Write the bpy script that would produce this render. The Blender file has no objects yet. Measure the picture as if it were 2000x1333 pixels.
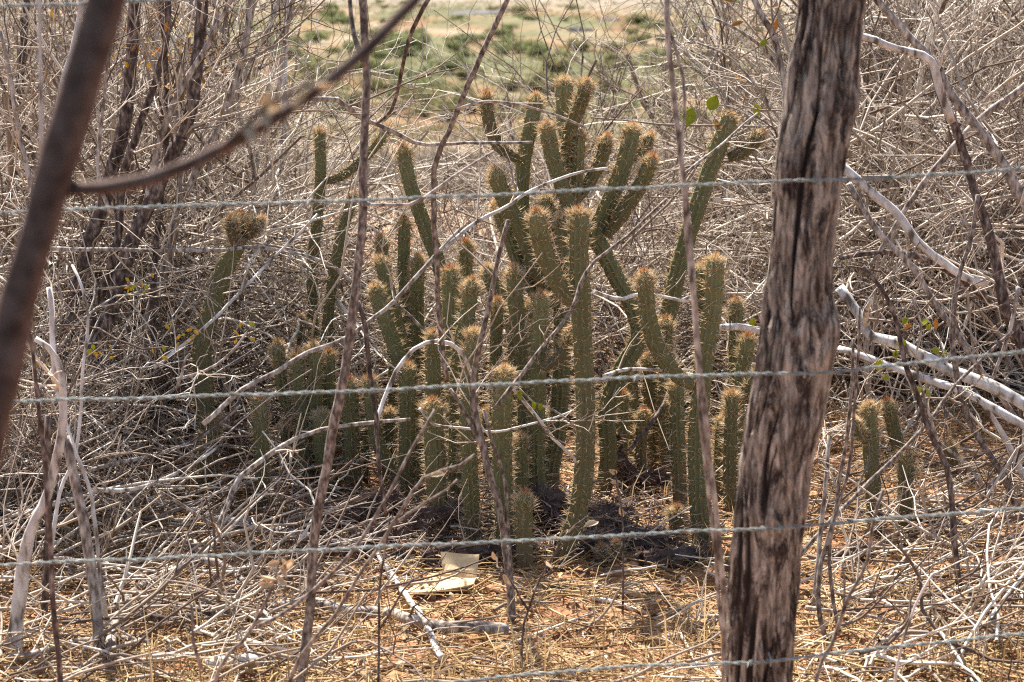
import bpy, math, random
import numpy as np
from mathutils import Vector

R = math.radians
rnd = random.Random(11)
rng = np.random.default_rng(11)
sc = bpy.context.scene
col = sc.collection

# ------------------------------------------------------------------ camera
CAM_H, PITCH, FPX = 1.78, R(11.1), 2000 * 75.0 / 36.0
cam_d = bpy.data.cameras.new('camera')
cam_d.lens, cam_d.sensor_width = 75.0, 36.0
cam_d.clip_start, cam_d.clip_end = 0.05, 9000
cam = bpy.data.objects.new('camera', cam_d)
col.objects.link(cam)
cam.location = (0, 0, CAM_H)
cam.rotation_euler = (R(90) - PITCH, 0, 0)
cam_d.dof.use_dof = True
cam_d.dof.focus_distance = 6.3
cam_d.dof.aperture_fstop = 6.6
sc.camera = cam

# ------------------------------------------------------------------ sky and sun
SUN = Vector((-0.24, 0.52, 0.82)).normalized()          # towards the sun
w = bpy.data.worlds.new('World')
sc.world = w
w.use_nodes = True
nt = w.node_tree
bg = nt.nodes['Background']
sky = nt.nodes.new('ShaderNodeTexSky')
sky.sky_type = 'NISHITA'
sky.sun_disc = False
sky.sun_elevation = math.asin(SUN.z)
sky.sun_rotation = math.atan2(SUN.x, SUN.y)
sky.dust_density = 2.0
nt.links.new(sky.outputs[0], bg.inputs[0])
bg.inputs[1].default_value = 0.085
sun_d = bpy.data.lights.new('sun', 'SUN')
sun_d.energy, sun_d.angle, sun_d.color = 5.0, R(0.53), (1.0, 0.94, 0.86)
sun = bpy.data.objects.new('sun', sun_d)
col.objects.link(sun)
sun.rotation_euler = SUN.to_track_quat('Z', 'Y').to_euler()
sun.location = (0, 0, 30)
vs = sc.view_settings
vs.view_transform, vs.look, vs.gamma, vs.exposure = 'Standard', 'None', 1.0, 1.58
vs.use_curve_mapping = False
sc.cycles.max_bounces = 5
sc.cycles.use_denoising = False
sc.cycles.filter_width = 1.15

# ------------------------------------------------------------------ pixels to places
CP, SP = math.cos(PITCH), math.sin(PITCH)


def ray(x, y):
    cx, cy = (x - 1000) / FPX, (666.5 - y) / FPX
    return np.array((cx, CP + cy * SP, -SP + cy * CP))


def P(x, y, Y):
    """point seen at photo pixel x, y standing Y metres ahead"""
    r = ray(x, y)
    return np.array((0, 0, CAM_H)) + r * (Y / r[1])


# value noise on numpy arrays
_grid = rng.random((256, 256))


def vnoise(u, v):
    u, v = np.asarray(u, float), np.asarray(v, float)
    iu, iv = np.floor(u).astype(int), np.floor(v).astype(int)
    fu, fv = u - iu, v - iv
    fu, fv = fu * fu * (3 - 2 * fu), fv * fv * (3 - 2 * fv)
    g = lambda a, b: _grid[a % 256, b % 256]
    return ((g(iu, iv) * (1 - fu) + g(iu + 1, iv) * fu) * (1 - fv)
            + (g(iu, iv + 1) * (1 - fu) + g(iu + 1, iv + 1) * fu) * fv)


def fbm(u, v, o=4):
    s, a, t = 0, 1.0, 0
    for i in range(o):
        s = s + a * vnoise(u * 2 ** i + 17.3 * i, v * 2 ** i + 9.1 * i)
        t += a
        a *= 0.5
    return s / t


KY = [-30, 10.5, 14, 22, 60, 150, 250, 330, 900, 1700, 4200, 7000]
KZ = [0, 0, -0.18, -0.95, -5.2, -14.2, -21.6, -24.2, -26, -23, 80, 260]


def H(x, y):
    x, y = np.asarray(x, float), np.asarray(y, float)
    z = np.interp(y, KY, KZ)
    near = np.clip(1 - (y - 9) / 8, 0, 1)
    z = z + near * 0.09 * (fbm(x * 0.9 + 40, y * 0.9 + 40, 4) - 0.5) + near * 0.035 * (fbm(x * 7 + 90, y * 7 + 90, 3) - 0.5)
    far = np.clip((y - 30) / 120, 0, 1)
    z = z + far * (fbm(x / 60 + 70, y / 60 + 70, 3) - 0.5) * 3.0
    return z


def G(x, y):
    """where the ray of a photo pixel meets the ground"""
    r = ray(x, y)
    t = 0.6
    o = np.array((0, 0, CAM_H))
    while t < 4000:
        p = o + r * t
        if p[2] < H(p[0], p[1]):
            lo, hi = t / 1.02 - 0.01, t
            for _ in range(20):
                m = (lo + hi) / 2
                p = o + r * m
                if p[2] < H(p[0], p[1]):
                    hi = m
                else:
                    lo = m
            return o + r * hi
        t = t * 1.015 + 0.005
    return o + r * t


# ------------------------------------------------------------------ materials
def mat(name, stops, scale=8.0, detail=6.0, rough=0.85, stretch=(1, 1, 1), bump=0.0, bump_dist=0.004,
        attr=None, attr_amount=0.5, metallic=0.0, distortion=0.0, translucent=0.0, spec=0.25, bump_scale=None):
    m = bpy.data.materials.new(name)
    m.use_nodes = True
    n, l = m.node_tree.nodes, m.node_tree.links
    b = n['Principled BSDF']
    b.inputs['Roughness'].default_value = rough
    b.inputs['Metallic'].default_value = metallic
    b.inputs['Specular IOR Level'].default_value = spec
    tc = n.new('ShaderNodeTexCoord')
    mp = n.new('ShaderNodeMapping')
    mp.inputs['Scale'].default_value = stretch
    l.new(tc.outputs['Object'], mp.inputs[0])
    no = n.new('ShaderNodeTexNoise')
    no.inputs['Scale'].default_value = scale
    no.inputs['Detail'].default_value = detail
    no.inputs['Distortion'].default_value = distortion
    l.new(mp.outputs[0], no.inputs['Vector'])
    fac = no.outputs['Fac']
    if attr:
        at = n.new('ShaderNodeAttribute')
        at.attribute_name = attr
        mx = n.new('ShaderNodeMix')
        mx.inputs[0].default_value = attr_amount
        l.new(fac, mx.inputs[2])
        l.new(at.outputs['Fac'], mx.inputs[3])
        fac = mx.outputs[0]
    cr = n.new('ShaderNodeValToRGB')
    e = cr.color_ramp.elements
    while len(e) < len(stops):
        e.new(0.5)
    for el, (p, c) in zip(e, stops):
        el.position = p
        el.color = (*c, 1)
    l.new(fac, cr.inputs[0])
    l.new(cr.outputs[0], b.inputs['Base Color'])
    if bump:
        bn = n.new('ShaderNodeBump')
        bn.inputs['Strength'].default_value = bump
        bn.inputs['Distance'].default_value = bump_dist
        if bump_scale:
            n2 = n.new('ShaderNodeTexNoise')
            n2.inputs['Scale'].default_value = bump_scale
            n2.inputs['Detail'].default_value = 5
            l.new(mp.outputs[0], n2.inputs['Vector'])
            l.new(n2.outputs['Fac'], bn.inputs['Height'])
        else:
            l.new(no.outputs['Fac'], bn.inputs['Height'])
        l.new(bn.outputs[0], b.inputs['Normal'])
    if translucent:
        tr = n.new('ShaderNodeBsdfTranslucent')
        ms = n.new('ShaderNodeMixShader')
        ms.inputs[0].default_value = translucent
        l.new(cr.outputs[0], tr.inputs[0])
        l.new(b.outputs[0], ms.inputs[1])
        l.new(tr.outputs[0], ms.inputs[2])
        l.new(ms.outputs[0], n['Material Output'].inputs[0])
    return m


M = {}
M['twig'] = mat('grey_twig_bark', [(0.2, (0.11, 0.073, 0.052)), (0.5, (0.36, 0.287, 0.22)), (0.8, (0.67, 0.59, 0.49))],
                scale=30, attr='tint', attr_amount=0.75)
M['bark_grey'] = mat('grey_bark', [(0.34, (0.09, 0.066, 0.052)), (0.5, (0.29, 0.24, 0.20)), (0.66, (0.52, 0.46, 0.40))],
                     scale=75, stretch=(1, 1, 0.4), bump=0.6, bump_dist=0.004)
M['bark_dark'] = mat('dark_bark', [(0.36, (0.035, 0.024, 0.02)), (0.52, (0.11, 0.078, 0.064)), (0.68, (0.29, 0.235, 0.20))],
                     scale=80, stretch=(1, 1, 0.45), bump=0.7, bump_dist=0.004)
M['bark_red'] = mat('red_brown_bark', [(0.36, (0.065, 0.048, 0.038)), (0.5, (0.17, 0.132, 0.106)), (0.66, (0.36, 0.30, 0.25))],
                    scale=110, stretch=(1, 1, 0.5), bump=0.5, bump_dist=0.003)
M['bark_white'] = mat('bleached_bark', [(0.36, (0.12, 0.09, 0.07)), (0.46, (0.46, 0.41, 0.36)), (0.7, (0.76, 0.73, 0.69))],
                      scale=32, stretch=(1, 1, 0.4), bump=0.5, bump_dist=0.003)
M['bark_brown'] = mat('brown_branch_bark', [(0.3, (0.06, 0.034, 0.024)), (0.5, (0.11, 0.066, 0.048)), (0.72, (0.17, 0.11, 0.085))],
                      scale=50, bump=0.4, bump_dist=0.002)
M['cactus'] = mat('cactus_skin', [(0.15, (0.17, 0.11, 0.07)), (0.36, (0.13, 0.105, 0.05)), (0.6, (0.14, 0.137, 0.056)), (0.85, (0.22, 0.212, 0.095))],
                  scale=24, attr='tint', attr_amount=0.7, bump=0.25, bump_dist=0.002, rough=0.6, spec=0.35)
M['spine'] = mat('pale_spines', [(0.25, (0.46, 0.34, 0.20)), (0.6, (0.72, 0.60, 0.41)), (0.9, (0.84, 0.77, 0.62))],
                 scale=60, attr='tint', attr_amount=0.7, translucent=0.45, rough=0.6)
M['tuft'] = mat('red_brown_spine_tuft', [(0.1, (0.40, 0.15, 0.08)), (0.4, (0.66, 0.42, 0.21)), (0.75, (0.84, 0.71, 0.50))],
                scale=60, attr='tint', attr_amount=0.8, translucent=0.45, rough=0.6)
M['dead_cactus'] = mat('dead_cactus_skin', [(0.3, (0.035, 0.023, 0.02)), (0.5, (0.10, 0.066, 0.052)), (0.72, (0.21, 0.15, 0.12))],
                       scale=30, bump=0.6, bump_dist=0.004)
M['dead_spine'] = mat('grey_dead_spines', [(0.2, (0.10, 0.065, 0.05)), (0.6, (0.25, 0.175, 0.135)), (0.9, (0.46, 0.37, 0.30))],
                      scale=60, attr='tint', attr_amount=0.8)
M['straw'] = mat('dry_straw', [(0.15, (0.17, 0.095, 0.04)), (0.5, (0.43, 0.28, 0.12)), (0.85, (0.67, 0.53, 0.30))],
                 scale=9, attr='tint', attr_amount=0.7, translucent=0.3, rough=0.7)
M['litter'] = mat('leaf_litter', [(0.15, (0.10, 0.06, 0.035)), (0.45, (0.33, 0.19, 0.085)), (0.65, (0.50, 0.33, 0.16)), (0.9, (0.50, 0.43, 0.36))],
                  scale=9, attr='tint', attr_amount=0.85)
M['leaf_green'] = mat('yellow_green_leaf', [(0.3, (0.22, 0.28, 0.025)), (0.7, (0.46, 0.42, 0.03))], scale=40, translucent=0.45, rough=0.5)
M['leaf_orange'] = mat('orange_dry_leaf', [(0.3, (0.34, 0.14, 0.03)), (0.7, (0.56, 0.31, 0.07))], scale=30, translucent=0.4, rough=0.6)
M['leaf_tan'] = mat('tan_dead_leaf', [(0.3, (0.50, 0.34, 0.20)), (0.7, (0.76, 0.64, 0.46))], scale=60, translucent=0.35, rough=0.7)
M['wire'] = mat('galvanised_wire', [(0.3, (0.13, 0.125, 0.11)), (0.5, (0.22, 0.245, 0.23)), (0.7, (0.33, 0.365, 0.345))], scale=60, metallic=0.1, rough=0.65)
M['card'] = mat('tan_cardboard', [(0.3, (0.46, 0.33, 0.18)), (0.7, (0.60, 0.46, 0.27))], scale=12, stretch=(1, 8, 1))
M['plastic'] = mat('dusty_plastic', [(0.3, (0.50, 0.43, 0.35)), (0.7, (0.62, 0.57, 0.50))], scale=12, rough=0.35, spec=0.5)
M['rock'] = mat('dark_rock', [(0.3, (0.045, 0.043, 0.042)), (0.7, (0.15, 0.14, 0.13))], scale=0.6, bump=0.8, bump_dist=0.3)
M['bush'] = mat('bush_foliage', [(0.2, (0.11, 0.125, 0.05)), (0.55, (0.175, 0.195, 0.08)), (0.85, (0.25, 0.26, 0.12))],
                scale=0.6, attr='tint', attr_amount=0.6, translucent=0.5)
M['bush_olive'] = mat('olive_bush_foliage', [(0.2, (0.12, 0.115, 0.05)), (0.55, (0.20, 0.19, 0.08)), (0.85, (0.29, 0.26, 0.13))],
                      scale=0.6, attr='tint', attr_amount=0.6, translucent=0.5)
M['scrub'] = mat('dry_scrub', [(0.2, (0.13, 0.10, 0.07)), (0.5, (0.27, 0.22, 0.15)), (0.85, (0.38, 0.33, 0.25))],
                 scale=0.3, attr='tint', attr_amount=0.6)


def post_material():
    m = bpy.data.materials.new('weathered_post_wood')
    m.use_nodes = True
    n, l = m.node_tree.nodes, m.node_tree.links
    b = n['Principled BSDF']
    b.inputs['Roughness'].default_value = 0.9
    b.inputs['Specular IOR Level'].default_value = 0.15
    tc = n.new('ShaderNodeTexCoord')

    def noise(scale, stretch, detail=6, dist=0.0, rough=0.6):
        mp = n.new('ShaderNodeMapping')
        mp.inputs['Scale'].default_value = stretch
        l.new(tc.outputs['Object'], mp.inputs[0])
        t = n.new('ShaderNodeTexNoise')
        t.inputs['Scale'].default_value = scale
        t.inputs['Detail'].default_value = detail
        t.inputs['Distortion'].default_value = dist
        t.inputs['Roughness'].default_value = rough
        l.new(mp.outputs[0], t.inputs['Vector'])
        return t.outputs['Fac']

    def ramp(f, stops):
        cr = n.new('ShaderNodeValToRGB')
        e = cr.color_ramp.elements
        while len(e) < len(stops):
            e.new(0.5)
        for el, (p, c) in zip(e, stops):
            el.position = p
            el.color = (*c, 1)
        l.new(f, cr.inputs[0])
        return cr.outputs[0]

    base = ramp(noise(95, (1, 1, 0.12), 10, 0.5, .75), [(0.36, (0.06, 0.043, 0.035)), (0.48, (0.26, 0.21, 0.165)), (0.60, (0.50, 0.43, 0.355))])
    blot = ramp(noise(34, (1, 1, 0.24), 10, 0.9, 0.8), [(0.44, (0, 0, 0)), (0.54, (1, 1, 1))])
    dark = n.new('ShaderNodeMix')
    dark.data_type = 'RGBA'
    l.new(blot, dark.inputs[0])
    dark.inputs[6].default_value = (0.035, 0.024, 0.02, 1)
    l.new(base, dark.inputs[7])
    # grooves are coloured darker, following the crack depth stored with the mesh
    at = n.new('ShaderNodeAttribute')
    at.attribute_name = 'tint'
    mx = n.new('ShaderNodeMix')
    mx.data_type = 'RGBA'
    cr2 = ramp(at.outputs['Fac'], [(0.25, (0, 0, 0)), (0.7, (1, 1, 1))])
    l.new(cr2, mx.inputs[0])
    l.new(dark.outputs[2], mx.inputs[6])
    mx.inputs[7].default_value = (0.03, 0.022, 0.019, 1)
    l.new(mx.outputs[2], b.inputs['Base Color'])
    bn = n.new('ShaderNodeBump')
    bn.inputs['Strength'].default_value = 1.0
    bn.inputs['Distance'].default_value = 0.006
    l.new(noise(130, (1, 1, 0.14), 9, 0.3), bn.inputs['Height'])
    l.new(bn.outputs[0], b.inputs['Normal'])
    return m


def ground_material():
    m = bpy.data.materials.new('soil_and_valley')
    m.use_nodes = True
    n, l = m.node_tree.nodes, m.node_tree.links
    b = n['Principled BSDF']
    b.inputs['Roughness'].default_value = 0.95
    b.inputs['Specular IOR Level'].default_value = 0.1
    tc = n.new('ShaderNodeTexCoord')

    def noise(scale, detail=6, stretch=(1, 1, 1), off=0):
        mp = n.new('ShaderNodeMapping')
        mp.inputs['Scale'].default_value = stretch
        mp.inputs['Location'].default_value = (off, off * 1.7, 0)
        l.new(tc.outputs['Object'], mp.inputs[0])
        t = n.new('ShaderNodeTexNoise')
        t.inputs['Scale'].default_value = scale
        t.inputs['Detail'].default_value = detail
        l.new(mp.outputs[0], t.inputs['Vector'])
        return t.outputs['Fac']

    def ramp(f, stops):
        cr = n.new('ShaderNodeValToRGB')
        e = cr.color_ramp.elements
        while len(e) < len(stops):
            e.new(0.5)
        for el, (p, c) in zip(e, stops):
            el.position = p
            el.color = (*c, 1)
        l.new(f, cr.inputs[0])
        return cr.outputs[0]

    def mix(f, a, c):
        x = n.new('ShaderNodeMix')
        x.data_type = 'RGBA'
        l.new(f, x.inputs[0])
        l.new(a, x.inputs[6])
        l.new(c, x.inputs[7])
        return x.outputs[2]

    near = ramp(noise(5, 10), [(0.32, (0.19, 0.088, 0.046)), (0.5, (0.34, 0.175, 0.092)), (0.68, (0.45, 0.285, 0.17))])
    earth = ramp(noise(0.05, 9, (1, 0.5, 1)), [(0.34, (0.13, 0.065, 0.032)), (0.45, (0.20, 0.12, 0.06)), (0.55, (0.19, 0.14, 0.08)), (0.66, (0.24, 0.195, 0.135))])
    grass = ramp(noise(0.3, 9), [(0.36, (0.06, 0.065, 0.026)), (0.5, (0.10, 0.10, 0.045)), (0.64, (0.155, 0.14, 0.075))])
    gm = ramp(noise(0.03, 9, (1, 0.4, 1), 31), [(0.46, (0, 0, 0)), (0.58, (1, 1, 1))])
    valley = mix(gm, earth, grass)
    slope = ramp(noise(0.25, 10), [(0.34, (0.12, 0.09, 0.06)), (0.5, (0.21, 0.16, 0.105)), (0.66, (0.29, 0.23, 0.16))])
    sep = n.new('ShaderNodeSeparateXYZ')
    l.new(tc.outputs['Object'], sep.inputs[0])

    def step(a, c):
        mr = n.new('ShaderNodeMapRange')
        mr.inputs[1].default_value = a
        mr.inputs[2].default_value = c
        l.new(sep.outputs[1], mr.inputs[0])
        return mr.outputs[0]

    pale = ramp(noise(0.012, 8, (1, 0.35, 1), 7), [(0.35, (0.15, 0.125, 0.085)), (0.6, (0.25, 0.20, 0.155))])
    c = mix(step(12, 22), near, slope)
    c = mix(step(150, 240), c, valley)
    c = mix(step(640, 760), c, pale)
    l.new(c, b.inputs['Base Color'])
    bn = n.new('ShaderNodeBump')
    bn.inputs['Strength'].default_value = 0.8
    bn.inputs['Distance'].default_value = 0.02
    l.new(noise(40, 8), bn.inputs['Height'])
    l.new(bn.outputs[0], b.inputs['Normal'])
    return m


M['post'] = post_material()
M['ground'] = ground_material()

# ------------------------------------------------------------------ mesh helpers


def mesh_from(name, verts, faces, material, tint=None, smooth=True):
    """verts (n,3), faces (m,3) or (m,4)"""
    verts = np.asarray(verts, np.float32)
    faces = np.asarray(faces, np.int32)
    me = bpy.data.meshes.new(name)
    k = faces.shape[1]
    me.vertices.add(len(verts))
    me.vertices.foreach_set('co', verts.ravel())
    me.loops.add(faces.size)
    me.loops.foreach_set('vertex_index', faces.ravel())
    me.polygons.add(len(faces))
    me.polygons.foreach_set('loop_start', np.arange(0, faces.size, k, dtype=np.int32))
    me.polygons.foreach_set('use_smooth', np.full(len(faces), smooth))
    me.materials.append(material)
    if tint is not None:
        a = me.attributes.new('tint', 'FLOAT', 'POINT')
        a.data.foreach_set('value', np.asarray(tint, np.float32))
    me.update(calc_edges=True)
    return me


def obj(name, me, parent=None, **props):
    o = bpy.data.objects.new(name, me)
    col.objects.link(o)
    if parent is not None:
        o.parent = parent
    for k, v in props.items():
        o[k] = v
    return o


def thing(name, label, category, loc=(0, 0, 0), group=None, rz=0.0):
    o = bpy.data.objects.new(name, None)
    col.objects.link(o)
    o.empty_display_size = 0.05
    o.location = [float(c) for c in loc]
    o.rotation_euler.z = rz
    o['label'], o['category'] = label, category
    if group:
        o['group'] = group
    return o


def tag(o, label, category, group=None):
    o['label'], o['category'] = label, category
    if group:
        o['group'] = group
    return o


def nrm(a):
    return a / np.maximum(np.linalg.norm(a, axis=-1, keepdims=True), 1e-9)


def tubes(name, polys, material, sides=3, cap=False, origin=None, rough=0.0):
    """polys: list of (points k x 3, radii k, tint); one joined mesh"""
    V, F, T = [], [], []
    base = 0
    by = {}
    for p, r, t in polys:
        p, r = np.asarray(p, float), np.asarray(r, float)
        if cap:
            d0, d1 = nrm(p[0] - p[1]), nrm(p[-1] - p[-2])
            p = np.vstack([p[0] + d0 * r[0] * .12, p[0] + d0 * 1e-4, p, p[-1] + d1 * 1e-4, p[-1] + d1 * r[-1] * .12])
            r = np.concatenate([[1e-5, r[0] * .8], r, [r[-1] * .8, 1e-5]])
        by.setdefault(len(p), []).append((p, r, t))
    for k, lst in by.items():
        A = np.array([q[0] for q in lst])
        Rr = np.array([q[1] for q in lst])
        tt = np.array([q[2] for q in lst])
        Tn = nrm(np.gradient(A, axis=1))
        mean = nrm(A[:, -1] - A[:, 0] + 1e-6)
        ax = np.eye(3)[np.argmin(np.abs(mean), axis=1)]
        ref = ax[:, None, :]
        U = nrm(ref - (ref * Tn).sum(-1, keepdims=True) * Tn)
        W = np.cross(Tn, U)
        ang = np.arange(sides) * 2 * np.pi / sides
        rr = Rr[:, :, None, None]
        if rough:
            rr = rr * (1 + rough * (rng.random((len(lst), k, sides, 1)) - 0.5))
        ring = A[:, :, None] + rr * (np.cos(ang)[None, None, :, None] * U[:, :, None] + np.sin(ang)[None, None, :, None] * W[:, :, None])
        n = len(lst)
        V.append(ring.reshape(-1, 3))
        T.append(np.repeat(tt, k * sides))
        idx = np.arange(n * k * sides).reshape(n, k, sides) + base
        a = idx[:, :-1]
        b = idx[:, 1:]
        F.append(np.stack([a, np.roll(a, -1, 2), np.roll(b, -1, 2), b], -1).reshape(-1, 4))
        base += n * k * sides
    V = np.vstack(V)
    if origin is not None:
        V = V - np.asarray(origin)
    return mesh_from(name, V, np.vstack(F), material, np.concatenate(T))


def spline(pts, n, jitter=0.0, seed=None):
    """Catmull-Rom through pts, n samples, evenly spaced"""
    pts = np.asarray(pts, float)
    q = np.vstack([2 * pts[0] - pts[1], pts, 2 * pts[-1] - pts[-2]])
    out = []
    for i in range(len(pts) - 1):
        p0, p1, p2, p3 = q[i:i + 4]
        t = np.linspace(0, 1, 16, endpoint=False)[:, None]
        out.append(0.5 * (2 * p1 + (p2 - p0) * t + (2 * p0 - 5 * p1 + 4 * p2 - p3) * t ** 2 + (3 * p1 - p0 - 3 * p2 + p3) * t ** 3))
    out = np.vstack(out + [pts[-1:]])
    s = np.concatenate([[0], np.cumsum(np.linalg.norm(np.diff(out, axis=0), axis=1))])
    u = np.linspace(0, s[-1], n)
    res = np.stack([np.interp(u, s, out[:, c]) for c in range(3)], 1)
    if jitter:
        g = np.random.default_rng(seed or 5)
        nz = g.normal(0, jitter, (n, 3))
        nz[1:-1] = (nz[:-2] + nz[1:-1] + nz[2:]) / 2
        res = res + nz
    return res


# branching growth in plain python (fast enough)
def grow(out, p, d, L, r, lev, nb, up=0.06, wob=0.28, k=6, spread=(0.5, 1.2), shrink=(0.35, 0.7), tip=0.45, tint=None):
    px, py, pz = p
    dx, dy, dz = d
    st = L / (k - 1)
    pts = [(px, py, pz)]
    ds = [(dx, dy, dz)]
    g = rnd.gauss
    for i in range(k - 1):
        dx += g(0, wob)
        dy += g(0, wob)
        dz += g(0, wob) + up
        q = 1 / math.sqrt(dx * dx + dy * dy + dz * dz + 1e-9)
        dx *= q
        dy *= q
        dz *= q
        px += dx * st
        py += dy * st
        pz += dz * st
        pts.append((px, py, pz))
        ds.append((dx, dy, dz))
    t0 = min(1, max(0, g(0.47, 0.28))) if tint is None else min(1, max(0, tint + g(0, .14)))
    rad = [r * (1 - (1 - tip) * i / (k - 1)) for i in range(k)]
    out.append((lev, pts, rad, t0))
    if lev <= 0:
        return
    for _ in range(nb[lev]):
        i = rnd.randint(1, k - 1)
        f = rnd.random()
        a, b = pts[i - 1], pts[i]
        s = tuple(a[c] + (b[c] - a[c]) * f for c in range(3))
        e = ds[i]
        v = (g(0, 1), g(0, 1), g(0, 1))
        dot = sum(v[c] * e[c] for c in range(3))
        v = [v[c] - dot * e[c] for c in range(3)]
        q = math.sqrt(sum(c * c for c in v)) + 1e-9
        an = rnd.uniform(*spread)
        e2 = tuple(e[c] * math.cos(an) + v[c] / q * math.sin(an) for c in range(3))
        grow(out, s, e2, L * rnd.uniform(*shrink), max(rad[i - 1] * 0.64, 0.0016), lev - 1, nb, up, wob * 1.05, max(4, k - 1), spread, shrink, tip, t0)


# ------------------------------------------------------------------ ground
ys = np.concatenate([np.linspace(1.0, 4.4, 30, endpoint=False), np.linspace(4.4, 9.5, 150, endpoint=False), np.geomspace(9.5, 6500, 190)])
us = np.linspace(-1, 1, 261)
us = us * (0.55 + 0.45 * us * us)
YY, UU = np.meshgrid(ys, us, indexing='ij')
XX = UU * (5 + 1.1 * YY)
ZZ = H(XX, YY)
gi = np.arange(YY.size).reshape(YY.shape)
gf = np.stack([gi[:-1, :-1], gi[:-1, 1:], gi[1:, 1:], gi[1:, :-1]], -1).reshape(-1, 4)
ground = obj('ground', mesh_from('ground', np.stack([XX, YY, ZZ], -1).reshape(-1, 3), gf, M['ground']), kind='structure')

# ------------------------------------------------------------------ far valley: bushes, rocks, scrub


def bush_meshes(seed, mt):
    g = np.random.default_rng(seed)
    lobes = [(g.normal(0, .42, 2), g.uniform(.25, .75), g.uniform(.26, .45)) for _ in range(9)]
    V, T = [], []
    for (c, z, r) in lobes:
        n = 130
        d = nrm(g.normal(0, 1, (n, 3)))
        ctr = np.array([c[0], c[1], z]) + d * r * g.uniform(.45, 1.08, (n, 1)) * np.array([1, 1, .8])
        s = g.uniform(.035, .085, (n, 1, 1))
        tri = ctr[:, None] + g.normal(0, 1, (n, 3, 3)) * s
        V.append(tri.reshape(-1, 3))
        T.append(np.repeat(np.clip(g.normal(.5, .22, n), 0, 1), 3))
    V = np.vstack(V)
    V[:, 2] = np.maximum(V[:, 2], .03)
    crown = mesh_from('crown', V, np.arange(len(V)).reshape(-1, 3), mt, np.concatenate(T), smooth=False)
    st = []
    for i in range(4):
        a = g.uniform(0, 6.28)
        st.append((np.array([[0, 0, -.05], [.1 * math.cos(a), .1 * math.sin(a), .2], [.3 * math.cos(a), .3 * math.sin(a), .55]]), [.035, .03, .015], .4))
    return crown, tubes('trunk', st, M['bark_dark'], 5)


BP = [bush_meshes(100 + i, M['bush'] if i < 4 else M['bush_olive']) for i in range(8)]


def far_bush(x, y, wpx, hpx, proto, label, group=None):
    b = G(x, y)
    sc_ = wpx / FPX * b[1] / 1.5
    o = thing('valley_bush', label, 'bush', b, group, rnd.uniform(0, 6.28))
    o.scale = (sc_, sc_, hpx / FPX * b[1] / 1.05)
    obj('crown', BP[proto][0], o)
    obj('trunk', BP[proto][1], o)
    return o


named_bushes = [
    (790, 108, 80, 48, 1, 'bright green tree-like bush above the orange earth in the valley'),
    (880, 142, 30, 24, 2, 'small round green bush alone on tan valley floor'),
    (825, 232, 42, 28, 0, 'olive-green bush low on orange valley slope beside the hooked vine'),
    (768, 225, 46, 32, 5, 'olive bush between slender sapling and hooked vine'),
    (1440, 185, 60, 28, 2, 'dark green bush left of the fence post top'),
    (905, 118, 30, 24, 3, 'green bush on the valley floor behind the hooked vine'),
    (690, 215, 60, 40, 4, 'olive bush on orange slope left of slender sapling'),
]
for a in named_bushes:
    far_bush(*a)
def bush_label(x, y, size, pr):
    col_ = 'green' if pr < 4 else 'olive'
    big = 'small' if size < 20 else 'medium' if size < 38 else 'large'
    row = 'at the far edge of the valley' if y < 50 else 'on the far valley floor' if y < 110 else 'on the mid valley floor' if y < 170 else 'on the near valley slope'
    pos = next((t for lim, t in ((300, 'behind the leaning trunks'), (560, 'behind the left thicket'), (720, 'left of the slender sapling'), (900, 'right of the slender sapling'), (1080, 'above the candelabra arms'), (1300, 'above the forked cactus'),
                                 (1540, 'left of the post'), (1720, 'behind the post')) if x < lim), 'right of the post')
    return big + ' ' + col_ + ' bush ' + row + ', ' + pos


for i in range(285):
    y = 6 + 232 * rnd.random() ** 1.1
    x = rnd.uniform(-60, 2060)
    sz = rnd.uniform(.6, 1.5) * (12 + y * 0.14)
    if 60 < y < 150 and x < 1000:
        pr = rnd.randint(0, 3)
    else:
        pr = rnd.choice([0, 1, 2, 3, 4, 5, 6, 7, 4, 5, 6, 7])
    far_bush(x, y, sz * rnd.uniform(1.1, 2.0), sz * rnd.uniform(.55, .95), pr,
             bush_label(x, y, sz, pr), 'bushes scattered on the valley floor')


def rock_mesh(seed):
    g = np.random.default_rng(seed)
    nu, nv = 16, 9
    th = np.linspace(0, 2 * np.pi, nu, endpoint=False)
    ph = np.linspace(0.05, np.pi - .05, nv)
    V = []
    for j, p in enumerate(ph):
        for t in th:
            r = 0.65 + 0.7 * vnoise(np.cos(t) * 1.6 + seed * 3 + 5, np.sin(t) * 1.6 + p * 1.8 + 9)
            V.append((r * math.sin(p) * math.cos(t), r * math.sin(p) * math.sin(t) * .7, r * math.cos(p) * .6))
    i = np.arange(nu * nv).reshape(nv, nu)
    f = np.stack([i[:-1], np.roll(i[:-1], -1, 1), np.roll(i[1:], -1, 1), i[1:]], -1).reshape(-1, 4)
    return mesh_from('rock', V, f, M['rock'], smooth=False)


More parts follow.
